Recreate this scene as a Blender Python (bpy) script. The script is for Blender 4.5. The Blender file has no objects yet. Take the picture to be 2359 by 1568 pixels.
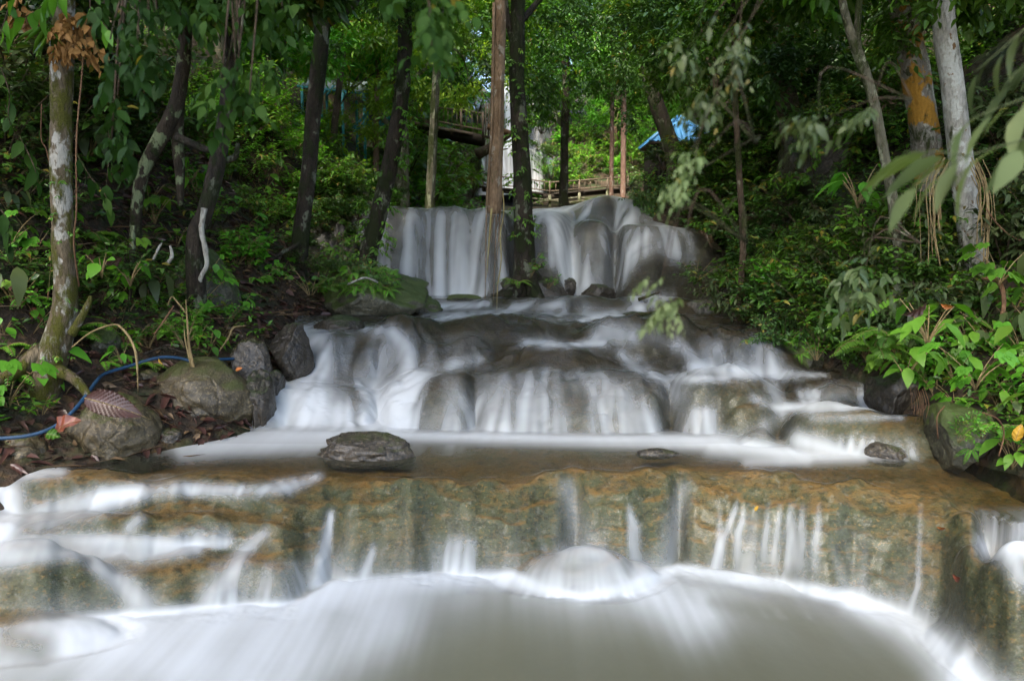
import bpy, bmesh, math, random
import numpy as np
from mathutils import Vector
PI = math.pi
rad = math.radians
SC = bpy.context.scene
COL = SC.collection

# ------------------------------------------------------------------ camera, sky, sun, exposure
CAM_H, PITCH, LENS = 2.5, 6.96, 28.0
cam_d = bpy.data.cameras.new("camera"); cam = bpy.data.objects.new("camera", cam_d); COL.objects.link(cam)
cam.location = (0, 0, CAM_H); cam.rotation_euler = (rad(90 - PITCH), 0, 0)
cam_d.lens = LENS; cam_d.sensor_width = 36.0; cam_d.clip_start = 0.05; cam_d.clip_end = 500
cam_d.dof.use_dof = True; cam_d.dof.focus_distance = 8.5; cam_d.dof.aperture_fstop = 2.4
SC.camera = cam
SUN_EL, SUN_AZ = 56.0, 205.0          # azimuth from +Y (downstream view) towards +X
w = bpy.data.worlds.new("World"); SC.world = w; w.use_nodes = True
nt = w.node_tree; nt.nodes.clear()
sky = nt.nodes.new("ShaderNodeTexSky"); sky.sky_type = 'NISHITA'; sky.sun_disc = False
sky.sun_elevation = rad(SUN_EL); sky.sun_rotation = rad(SUN_AZ); sky.altitude = 100; sky.air_density = 1.0; sky.dust_density = 3.0
bg = nt.nodes.new("ShaderNodeBackground"); bg.inputs[1].default_value = 0.15
wo = nt.nodes.new("ShaderNodeOutputWorld")
nt.links.new(sky.outputs[0], bg.inputs[0]); nt.links.new(bg.outputs[0], wo.inputs[0])
sl = bpy.data.lights.new("sun", 'SUN'); sl.energy = 2.0; sl.angle = rad(20.0); sl.color = (1.0, .93, .80)
sun = bpy.data.objects.new("sun", sl); COL.objects.link(sun)
_sd = Vector((math.sin(rad(SUN_AZ)) * math.cos(rad(SUN_EL)), math.cos(rad(SUN_AZ)) * math.cos(rad(SUN_EL)), math.sin(rad(SUN_EL))))
sun.rotation_euler = _sd.to_track_quat('Z', 'Y').to_euler(); sun.location = (20, 30, 60)
SC.view_settings.view_transform = 'Standard'; SC.view_settings.look = 'None'
SC.view_settings.exposure = 2.7; SC.view_settings.gamma = 1.0
SC.render.engine = 'CYCLES'
cy = SC.cycles
cy.max_bounces = 7; cy.diffuse_bounces = 3; cy.glossy_bounces = 2; cy.transmission_bounces = 3; cy.transparent_max_bounces = 12
cy.caustics_reflective = False; cy.caustics_refractive = False
cy.use_denoising = True; cy.sample_clamp_indirect = 6.0

# ------------------------------------------------------------------ picture point -> place in the world (units of a 2358 x 1568 view)
FX = LENS / 36 * 2358.0
_cp, _sp = math.cos(rad(PITCH)), math.sin(rad(PITCH))
def proj(x, y, z):
    zz = z - CAM_H
    d = y * _cp - zz * _sp
    b = y * _sp + zz * _cp
    return 1179 + FX * x / d, 784 - FX * b / d
def V(px, py, y):
    """the point seen at (px, py) standing y metres ahead"""
    a, b = (px - 1179) / FX, -(py - 784) / FX
    d = y / (_cp + b * _sp)
    return np.array((a * d, y, CAM_H + d * (b * _cp - _sp)))
def Yat(py, z):
    """how far ahead a level surface of height z is seen at row py"""
    b = -(py - 784) / FX
    return (z - CAM_H) / (b * _cp - _sp) * (_cp + b * _sp)

# ------------------------------------------------------------------ noise
def _h(ix, iy, iz, s):
    n = (ix * 374761393 + iy * 668265263 + iz * 2147483647 + s * 1274126177) & 0xFFFFFFFF
    n = ((n ^ (n >> 13)) * 1274126177) & 0xFFFFFFFF
    n = ((n ^ (n >> 16)) * 2246822519) & 0xFFFFFFFF
    return ((n ^ (n >> 15)) & 0xFFFFFF) / float(0xFFFFFF)
def vn(x, y, z=0.0, s=0):
    x, y, z = np.broadcast_arrays(np.asarray(x, float), np.asarray(y, float), np.asarray(z, float))
    xi, yi, zi = np.floor(x).astype(np.int64), np.floor(y).astype(np.int64), np.floor(z).astype(np.int64)
    fx, fy, fz = x - xi, y - yi, z - zi
    fx, fy, fz = fx * fx * (3 - 2 * fx), fy * fy * (3 - 2 * fy), fz * fz * (3 - 2 * fz)
    r = 0
    for dx in (0, 1):
        for dy in (0, 1):
            for dz in (0, 1):
                wgt = (fx if dx else 1 - fx) * (fy if dy else 1 - fy) * (fz if dz else 1 - fz)
                r = r + wgt * _h(xi + dx, yi + dy, zi + dz, s)
    return r * 2 - 1
def fbm(x, y, z=0.0, s=0, o=4, g=.5):
    r, a, t = 0, 1.0, 0
    for k in range(o):
        r = r + a * vn(np.asarray(x) * 2 ** k, np.asarray(y) * 2 ** k, np.asarray(z) * 2 ** k, s + k * 17); t += a; a *= g
    return r / t
def sstep(a, b, x):
    t = np.clip((x - a) / (b - a), 0, 1); return t * t * (3 - 2 * t)

# ------------------------------------------------------------------ mesh helpers
def norm(a): return a / np.maximum(np.linalg.norm(a, axis=-1, keepdims=True), 1e-9)
def mesh_np(name, v, faces, smooth=True, attrs=None):
    """v (N,3); faces: list of (M,k) index arrays; attrs: point float attributes"""
    me = bpy.data.meshes.new(name)
    v = np.ascontiguousarray(v, dtype=np.float32)
    me.vertices.add(len(v)); me.vertices.foreach_set("co", v.ravel())
    faces = [np.asarray(f, dtype=np.int32) for f in faces if len(f)]
    loops = np.concatenate([f.ravel() for f in faces])
    sizes = np.concatenate([np.full(len(f), f.shape[1], np.int32) for f in faces])
    starts = np.concatenate([[0], np.cumsum(sizes)[:-1]]).astype(np.int32)
    me.loops.add(len(loops)); me.loops.foreach_set("vertex_index", loops)
    me.polygons.add(len(sizes)); me.polygons.foreach_set("loop_start", starts); me.polygons.foreach_set("loop_total", sizes)
    if smooth: me.polygons.foreach_set("use_smooth", np.ones(len(sizes), bool))
    me.update(calc_edges=True)
    for k, a in (attrs or {}).items():
        at = me.attributes.new(k, 'FLOAT', 'POINT'); at.data.foreach_set("value", np.ascontiguousarray(a, np.float32))
    me.validate()
    return me
class MB:
    """collects shapes that become ONE mesh"""
    def __init__(s): s.v, s.f, s.n, s.t = [], [], 0, []
    def add(s, v, faces, tint=0.5):
        v = np.asarray(v, float); s.v.append(v)
        for f in faces: s.f.append(np.asarray(f, int) + s.n)
        s.n += len(v); s.t.append(np.full(len(v), tint) if np.isscalar(tint) else np.asarray(tint))
    def box(s, c, size, rz=0.0, rx=0.0, ry=0.0):
        q = np.array([[i, j, k] for i in (-.5, .5) for j in (-.5, .5) for k in (-.5, .5)]) * np.asarray(size)
        for ax, a in (('x', rx), ('y', ry), ('z', rz)):
            if a:
                co, si = math.cos(a), math.sin(a)
                m = {'x': [[1, 0, 0], [0, co, -si], [0, si, co]], 'y': [[co, 0, si], [0, 1, 0], [-si, 0, co]], 'z': [[co, -si, 0], [si, co, 0], [0, 0, 1]]}[ax]
                q = q @ np.array(m).T
        s.add(q + np.asarray(c), [np.array([[0, 1, 3, 2], [4, 6, 7, 5], [0, 4, 5, 1], [2, 3, 7, 6], [0, 2, 6, 4], [1, 5, 7, 3]])])
    def beam(s, a, b, w_, h_):
        a, b = np.asarray(a, float), np.asarray(b, float); d = norm(b - a)
        up = np.array((0, 0, 1.)) if abs(d[2]) < .95 else np.array((0, 1., 0))
        r = norm(np.cross(d, up)); u = np.cross(r, d)
        q = [p + r * i * w_ / 2 + u * j * h_ / 2 for p in (a, b) for i, j in ((-1, -1), (1, -1), (1, 1), (-1, 1))]
        s.add(q, [np.array([[0, 1, 2, 3], [7, 6, 5, 4], [0, 4, 5, 1], [1, 5, 6, 2], [2, 6, 7, 3], [3, 7, 4, 0]])])
    def tube(s, pts, rads, sides=8, rough=0.0, seed=0, sub=1, flare=None):
        pts = np.asarray(pts, float); rads = np.asarray(rads, float) * np.ones(len(pts))
        if sub > 1 and len(pts) > 2:
            P = np.vstack([2 * pts[0] - pts[1], pts, 2 * pts[-1] - pts[-2]]); R = np.concatenate([[rads[0]], rads, [rads[-1]]])
            o, r = [], []
            for i in range(1, len(P) - 2):
                for t in np.arange(sub) / sub:
                    a = -.5 * t + t * t - .5 * t ** 3; b = 1 - 2.5 * t * t + 1.5 * t ** 3; c = .5 * t + 2 * t * t - 1.5 * t ** 3; d = -.5 * t * t + .5 * t ** 3
                    o.append(a * P[i - 1] + b * P[i] + c * P[i + 1] + d * P[i + 2]); r.append(R[i] * (1 - t) + R[i + 1] * t)
            o.append(P[-2]); r.append(R[-2]); pts, rads = np.array(o), np.array(r)
        n = len(pts)
        T = norm(np.gradient(pts, axis=0))
        ref = np.array((0.0, 1, 0)) if abs(T[0][1]) < .9 else np.array((1.0, 0, 0))
        A = np.zeros((n, 3)); a = norm(ref - T[0] * (ref @ T[0]))
        for i in range(n):
            a = norm(a - T[i] * (a @ T[i])); A[i] = a
        B = np.cross(T, A)
        th = np.arange(sides) / sides * 2 * PI
        ring = np.cos(th)[None, :, None] * A[:, None] + np.sin(th)[None, :, None] * B[:, None]
        rr = rads[:, None] * np.ones((1, sides))
        if rough:
            L = np.concatenate([[0], np.cumsum(np.linalg.norm(np.diff(pts, axis=0), axis=1))])
            m = max(rads.mean(), 1e-4)
            rr = rr * (1 + rough * fbm(np.cos(th)[None] * 1.6 + 0 * L[:, None], np.sin(th)[None] * 1.6 + 0 * L[:, None], L[:, None] / m * .35, seed, 4) * 1.6)
        v = (pts[:, None] + ring * rr[:, :, None]).reshape(-1, 3)
        i = np.arange(n - 1)[:, None] * sides; j = np.arange(sides)[None]; k = (np.arange(sides) + 1)[None] % sides
        f = np.stack([i + j, i + k, i + sides + k, i + sides + j], -1).reshape(-1, 4)
        v = np.vstack([v, pts[:1], pts[-1:]])
        c0, c1 = n * sides, n * sides + 1; jj = np.arange(sides); kk = (jj + 1) % sides
        cap = np.vstack([np.stack([kk, jj, np.full(sides, c0)], -1), np.stack([(n - 1) * sides + jj, (n - 1) * sides + kk, np.full(sides, c1)], -1)])
        s.add(v, [f, cap])
    def mesh(s, name, smooth=True): 
        by = {}
        for f in s.f: by.setdefault(f.shape[1], []).append(f)
        return mesh_np(name, np.vstack(s.v), [np.vstack(x) for x in by.values()], smooth, {"tint": np.concatenate(s.t)})
    def build(s, name, m, parent=None, smooth=True):
        return link(name, s.mesh(name, smooth), m, parent)
def link(name, me, m=None, parent=None):
    o = bpy.data.objects.new(name, me); COL.objects.link(o)
    if m is not None:
        if not me.materials: me.materials.append(m)
    if parent is not None:
        o.parent = parent; o.matrix_parent_inverse = parent.matrix_world.inverted() if False else parent.matrix_basis.inverted()
    return o
def tag(o, label, cat, group=None):
    o['label'] = label; o['category'] = cat
    if group: o['group'] = group
    return o
def thing(name, label, cat, loc=(0, 0, 0), group=None, rz=0.0, sc=1.0):
    o = bpy.data.objects.new(name, None); COL.objects.link(o)
    o.location = tuple(loc); o.rotation_euler = (0, 0, rz); o.scale = (sc, sc, sc) if np.isscalar(sc) else sc
    o.empty_display_size = .1
    return tag(o, label, cat, group)
def setting(o, kind='structure'):
    o['kind'] = kind; return o
def part_of(o, parent):
    """child given in the parent's own coordinates"""
    o.parent = parent; return o
def copy_tree(o, loc, rz, sc, label=None, group=None):
    r = o.copy(); COL.objects.link(r); r.location = tuple(loc); r.rotation_euler = (0, 0, rz); r.scale = (sc, sc, sc) if np.isscalar(sc) else sc
    if label: r['label'] = label
    if group: r['group'] = group
    for ch in list(o.children):
        c = ch.copy(); COL.objects.link(c); c.parent = r
        for g in list(ch.children):
            d = g.copy(); COL.objects.link(d); d.parent = c
    return r
# ------------------------------------------------------------------ materials
class NB:
    def __init__(s, name):
        s.m = bpy.data.materials.new(name); s.m.use_nodes = True; s.t = s.m.node_tree; s.t.nodes.clear()
        s.out = s.t.nodes.new("ShaderNodeOutputMaterial")
    def n(s, typ, **kw):
        nd = s.t.nodes.new("ShaderNode" + typ)
        for k, v in kw.items():
            if k.startswith('i_'):
                key = k[2:]; key = int(key) if key.isdigit() else key.replace('_', ' ')
                s.set(nd, key, v)
            else: setattr(nd, k, v)
        return nd
    def set(s, nd, key, v):
        sock = nd.inputs[key]
        if isinstance(v, bpy.types.NodeSocket): s.t.links.new(v, sock)
        else: sock.default_value = v
    def noise(s, vec, scale, detail=4, rough=.55, dist=0.0):
        nd = s.n("TexNoise", i_Scale=scale, i_Detail=detail, i_Roughness=rough, i_Distortion=dist)
        if vec is not None: s.set(nd, 'Vector', vec)
        return nd.outputs['Fac']
    def ramp(s, fac, stops):
        nd = s.n("ValToRGB"); s.set(nd, 'Fac', fac); el = nd.color_ramp.elements
        while len(el) < len(stops): el.new(.5)
        for e, (p, c) in zip(el, stops):
            e.position = p; e.color = (*c, 1) if len(c) == 3 else c
        return nd.outputs[0]
    def rr(s, fac, a, b, lo=0.0, hi=1.0):
        nd = s.n("MapRange"); s.set(nd, 0, fac); nd.inputs[1].default_value = a; nd.inputs[2].default_value = b; nd.inputs[3].default_value = lo; nd.inputs[4].default_value = hi
        return nd.outputs[0]
    def math(s, op, a, b=0.0, clamp=False):
        nd = s.n("Math", operation=op, use_clamp=clamp); s.set(nd, 0, a); s.set(nd, 1, b); return nd.outputs[0]
    def mix(s, f, a, b, typ='MIX'):
        nd = s.n("MixRGB", blend_type=typ); s.set(nd, 0, f)
        for k, c in ((1, a), (2, b)): s.set(nd, k, (*c, 1) if isinstance(c, tuple) and len(c) == 3 else c)
        return nd.outputs[0]
    def attr(s, name): return s.n("Attribute", attribute_name=name).outputs['Fac']
    def obj(s): return s.n("TexCoord").outputs['Object']
    def pos(s): return s.n("NewGeometry").outputs['Position']
    def scale(s, vec, sc):
        nd = s.n("Mapping"); s.set(nd, 'Vector', vec); nd.inputs['Scale'].default_value = sc; return nd.outputs[0]
    def bump(s, h, strength=.5, dist=.02):
        nd = s.n("Bump", i_Strength=strength, i_Distance=dist); s.set(nd, 'Height', h); return nd.outputs[0]
    def bsdf(s, col, rough=.6, normal=None, spec=.5, **kw):
        nd = s.n("BsdfPrincipled"); s.set(nd, 'Base Color', (*col, 1) if isinstance(col, tuple) and len(col) == 3 else col); s.set(nd, 'Roughness', rough)
        nd.inputs['Specular IOR Level'].default_value = spec
        if normal is not None: s.set(nd, 'Normal', normal)
        return nd.outputs[0]
    def shader_mix(s, f, a, b):
        nd = s.n("MixShader"); s.set(nd, 0, f); s.t.links.new(a, nd.inputs[1]); s.t.links.new(b, nd.inputs[2]); return nd.outputs[0]
    def end(s, sh): s.t.links.new(sh, s.out.inputs[0]); return s.m

def leaf_mat(name, dark, mid, light, rough=.42, trans=.3, tcol=None, yellow=0.04):
    b = NB(name)
    t = b.attr("tint")
    rnd = b.n("ObjectInfo").outputs['Random']
    c = b.ramp(t, [(0.0, dark), (.55, mid), (1 - yellow - .001, light), (1.0, (.22, .16, .025))])
    n1 = b.noise(b.pos(), .55, 2)
    c = b.mix(b.rr(n1, .35, .7, 0, .55), c, b.mix(.5, c, light), 'MIX')
    hs = b.n("HueSaturation"); b.set(hs, 'Color', c); b.set(hs, 'Hue', b.rr(rnd, 0, 1, .49, .51)); b.set(hs, 'Value', b.rr(rnd, 0, 1, .75, 1.25))
    c = hs.outputs[0]
    p = b.bsdf(c, rough, spec=.34 if rough < .55 else .12)
    tr = b.n("BsdfTranslucent"); b.set(tr, 'Color', b.mix(1.0, c, tcol or (1.35, 1.5, .5), 'MULTIPLY'))
    return b.end(b.shader_mix(trans, p, tr.outputs[0]))

def rock_mat(name, c1, c2, c3, moss=.4, mosscol=(.035, .05, .012), rough=(.3, .65), scale=1.0):
    b = NB(name); P = b.pos()
    n1 = b.noise(P, 1.6 * scale, 6, .6); n2 = b.noise(P, 9 * scale, 8, .65); n3 = b.noise(P, 45 * scale, 4, .6)
    c = b.ramp(n1, [(.3, c1), (.5, c2), (.7, c3)])
    c = b.mix(b.rr(n2, .35, .65, 0, .65), c, b.mix(.6, c, (.012, .010, .008)))
    c = b.mix(b.rr(n3, .52, .66, 0, .7), c, (c3[0] * 1.7, c3[1] * 1.65, c3[2] * 1.5))
    c = b.mix(b.rr(b.noise(P, 22, 6, .7), .50, .62, 0, .75), c, (c1[0] * .35, c1[1] * .35, c1[2] * .35))
    vor = b.n("TexVoronoi", feature='DISTANCE_TO_EDGE'); b.set(vor, 'Vector', b.mix(.12, P, b.n("TexNoise", i_Scale=4.0).outputs['Color'])); vor.inputs['Scale'].default_value = 3.2 * scale
    up = b.n("SeparateXYZ"); b.set(up, 0, b.n("NewGeometry").outputs['Normal'])
    mf = b.math('ADD', b.rr(up.outputs['Z'], -.1, .9, -.25, .3), b.noise(P, 3.2 * scale, 7, .7))
    mf = b.rr(mf, .82 - moss * .45, .95 - moss * .45, 0, 1)
    mc = b.mix(b.noise(P, 60, 3), (mosscol[0] * .5, mosscol[1] * .5, mosscol[2] * .5), (mosscol[0] * 1.6, mosscol[1] * 1.6, mosscol[2] * 1.6))
    c = b.mix(mf, c, mc)
    h = b.math('ADD', b.math('MULTIPLY', n2, .5), b.math('MULTIPLY', n3, .25))
    h = b.math('ADD', h, b.math('MULTIPLY', b.rr(vor.outputs['Distance'], 0, .08, -.4, 0), .5))
    h = b.math('ADD', h, b.math('MULTIPLY', b.math('MULTIPLY', mf, b.noise(P, 150, 2)), .4))
    r = b.rr(n2, .3, .7, rough[0], rough[1])
    return b.end(b.bsdf(c, r, b.bump(h, .9, .035), spec=.5))

def bark_mat(name, c1, c2, patches=(), moss=0.0, mosscol=(.05, .07, .01), sc=1.0):
    b = NB(name); P = b.pos()
    S = b.scale(P, (1, 1, .35)); n1 = b.noise(S, 9 * sc, 6, .65); n2 = b.noise(S, 40 * sc, 5, .6)
    c = b.ramp(n1, [(.32, c1), (.68, c2)])
    c = b.mix(b.rr(n2, .4, .7, 0, .6), c, (c1[0] * .4, c1[1] * .4, c1[2] * .4))
    for k, (col, scale, th) in enumerate(patches):
        m = b.n("Mapping"); b.set(m, 'Vector', P); m.inputs['Location'].default_value = (k * 3.7, k * 1.3, k * 9.1); m.inputs['Scale'].default_value = (1, 1, .7)
        f = b.rr(b.noise(m.outputs[0], scale, 5, .6), th, th + .035, 0, 1)
        c = b.mix(f, c, b.mix(b.noise(P, 30, 3), col, (col[0] * .55, col[1] * .55, col[2] * .5)))
    h = b.math('ADD', b.math('MULTIPLY', n1, .5), n2)
    if moss:
        f = b.rr(b.noise(b.scale(P, (1, 1, .45)), 4.5, 7, .7), .62 - moss * .3, .70 - moss * .3, 0, 1)
        c = b.mix(f, c, b.mix(b.noise(P, 90, 2), (mosscol[0] * .35, mosscol[1] * .35, mosscol[2] * .35), (mosscol[0] * 1.5, mosscol[1] * 1.5, mosscol[2] * 1.5)))
        h = b.math('ADD', h, b.math('MULTIPLY', f, b.noise(P, 130, 2)))
    return b.end(b.bsdf(c, .75, b.bump(h, 1.0, .035), spec=.25))

def plain_mat(name, col, rough=.6, var=.35, scale=20.0, spec=.4, stretch=(1, 1, 1), metal=0.0):
    b = NB(name); P = b.scale(b.obj(), stretch)
    n = b.noise(P, scale, 5, .6); n2 = b.noise(P, scale * .15, 3)
    c = b.mix(b.rr(n, .3, .7, 0, var), col, tuple(x * .35 for x in col))
    c = b.mix(b.rr(n2, .4, .7, 0, var), c, tuple(x * .55 + .02 for x in col))
    return b.end(b.bsdf(c, rough, b.bump(n, .3, .01), spec=spec))

M = {}
M['leaf_dark'] = leaf_mat('leaf_dark', (0.020, 0.050, 0.010), (0.041, 0.099, 0.018), (0.091, 0.182, 0.027), .36, .22)
M['leaf_mid'] = leaf_mat('leaf_mid', (0.037, 0.090, 0.010), (0.072, 0.177, 0.015), (0.153, 0.295, 0.028), .42, .30)
M['leaf_bright'] = leaf_mat('leaf_bright', (0.048, 0.143, 0.013), (0.085, 0.253, 0.018), (0.164, 0.369, 0.034), .42, .32, yellow=.01)
M['leaf_yellow'] = leaf_mat('leaf_yellow', (0.099, 0.170, 0.015), (0.186, 0.287, 0.023), (0.328, 0.424, 0.042), .45, .38)
M['leaf_pale'] = leaf_mat('leaf_pale', (.09, .13, .05), (.16, .21, .085), (.25, .29, .14), .55, .35, yellow=0)
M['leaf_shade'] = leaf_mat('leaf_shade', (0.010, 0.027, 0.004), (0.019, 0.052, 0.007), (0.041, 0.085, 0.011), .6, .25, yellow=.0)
M['leaf_grey'] = leaf_mat('leaf_grey', (0.032, 0.053, 0.018), (0.059, 0.087, 0.028), (0.096, 0.122, 0.040), .45, .25)
M['bark_dark'] = bark_mat('bark_dark', (.018, .014, .010), (.055, .042, .028), [((.17, .18, .13), 5, .57)], .45, (.028, .036, .010))
M['bark_mossy'] = bark_mat('bark_mossy', (.10, .075, .042), (.19, .15, .095), [((.46, .44, .39), 6, .53)], .50, (.10, .10, .012))
M['bark_lichen'] = bark_mat('bark_lichen', (.022, .016, .010), (.06, .045, .028), [((.20, .24, .13), 6, .52)], .25, (.03, .045, .01))
M['bark_brown'] = bark_mat('bark_brown', (.05, .032, .018), (.11, .075, .045), [((.22, .2, .14), 8, .62)], .4, (.045, .05, .012))
M['bark_orange'] = bark_mat('bark_orange', (.15, .125, .095), (.30, .27, .22), [((.40, .38, .32), 7, .52), ((.40, .20, .025), 3.0, .49), ((.07, .075, .035), 6, .58)], .15, (.06, .07, .02))
M['bark_pale'] = bark_mat('bark_pale', (.27, .25, .20), (.46, .44, .38), [((.56, .55, .49), 6, .55), ((.20, .11, .04), 9, .62)], .12, (.07, .08, .03))
M['bark_pink'] = bark_mat('bark_pink', (.15, .085, .06), (.27, .17, .125), [((.33, .27, .22), 8, .6)], .1)
M['bark_tan'] = bark_mat('bark_tan', (.16, .10, .055), (.31, .21, .125), [((.40, .34, .27), 9, .60)], .12)
M['bark_pole'] = bark_mat('bark_pole', (.10, .095, .06), (.20, .18, .12), [((.32, .33, .22), 6, .56)], .45, (.06, .075, .02))
M['green_twig'] = bark_mat('green_twig', (.07, .09, .03), (.13, .15, .06), [], 0)
M['root'] = bark_mat('root', (.12, .058, .03), (.24, .135, .07), [], .2, (.10, .10, .03))
M['root_yellow'] = bark_mat('root_yellow', (.24, .19, .07), (.40, .33, .14), [], 0)
M['dry_stem'] = bark_mat('dry_stem', (.20, .14, .06), (.36, .27, .13), [], 0)
M['rock_tan'] = rock_mat('rock_tan', (.040, .031, .016), (.080, .062, .032), (.14, .11, .06), .30, (.055, .062, .014))
M['rock_grey'] = rock_mat('rock_grey', (.045, .042, .036), (.085, .078, .064), (.14, .125, .10), .25, (.045, .055, .016))
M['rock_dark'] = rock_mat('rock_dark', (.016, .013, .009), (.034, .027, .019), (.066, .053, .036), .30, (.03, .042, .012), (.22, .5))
M['rock_moss'] = rock_mat('rock_moss', (.035, .036, .024), (.07, .068, .045), (.12, .11, .075), .95, (.055, .078, .016))
M['rock_wet'] = rock_mat('rock_wet', (.022, .019, .015), (.052, .044, .034), (.11, .088, .062), .15, (.04, .045, .012), (.15, .45))
M['rock_brown'] = rock_mat('rock_brown', (.05, .028, .016), (.095, .058, .035), (.15, .10, .065), .12, (.05, .05, .015), (.18, .4))
M['wood'] = plain_mat('wood', (.17, .125, .085), .75, .6, 30, .3, (1, 1, .3))
M['wood_dark'] = plain_mat('wood_dark', (.045, .034, .024), .8, .6, 20, .25)
M['wood_black'] = plain_mat('wood_black', (.016, .013, .011), .85, .5, 20, .2)  # near-black wood tone for the hut wall
M['teal'] = plain_mat('teal', (.06, .33, .34), .45, .25, 12)
M['tin'] = plain_mat('tin', (.20, .25, .24), .5, .35, 6)
M['blue_roof'] = plain_mat('blue_roof', (.10, .33, .60), .3, .45, 9, .6)
M['hose'] = plain_mat('hose', (.018, .070, .15), .5, .75, 9)
M['dead_leaf'] = plain_mat('dead_leaf', (.075, .030, .022), .36, .6, 14, .5)
M['dead_leaf_red'] = plain_mat('dead_leaf_red', (.20, .05, .022), .4, .5, 14, .5)
M['dead_leaf_orange'] = plain_mat('dead_leaf_orange', (.42, .13, .02), .5, .3, 14)
M['dead_leaf_yellow'] = plain_mat('dead_leaf_yellow', (.45, .26, .02), .5, .3, 14)
M['dry_leaf'] = plain_mat('dry_leaf', (.17, .105, .05), .55, .6, 12)
M['dry_fern'] = plain_mat('dry_fern', (.33, .16, .035), .7, .5, 30)
def litter_mat():
    b = NB('forest_floor'); P = b.pos()
    n1 = b.noise(P, 1.1, 6, .6); n2 = b.noise(P, 7, 7, .7); n3 = b.noise(P, 38, 4, .6)
    vor = b.n("TexVoronoi"); b.set(vor, 'Vector', P); vor.inputs['Scale'].default_value = 14; vor.inputs['Randomness'].default_value = 1
    c = b.ramp(n1, [(.3, (.016, .012, .008)), (.55, (.032, .022, .013)), (.75, (.05, .036, .02))])
    lc = b.ramp(b.n("SeparateColor", i_0=vor.outputs['Color']).outputs[0], [(0, (.02, .014, .01)), (.5, (.05, .028, .016)), (.85, (.085, .05, .024)), (1, (.13, .08, .03))])
    c = b.mix(b.rr(n2, .42, .6, 0, .8), c, lc)
    mf = b.rr(b.noise(P, .9, 6, .7), .5, .62, 0, .85)
    c = b.mix(mf, c, b.mix(n3, (.010, .022, .006), (.035, .06, .014)))
    h = b.math('ADD', b.math('MULTIPLY', vor.outputs['Distance'], .6), b.math('ADD', n2, b.math('MULTIPLY', n3, .4)))
    return b.end(b.bsdf(c, .7, b.bump(h, .9, .06), spec=.3))
M['floor'] = litter_mat()
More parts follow.
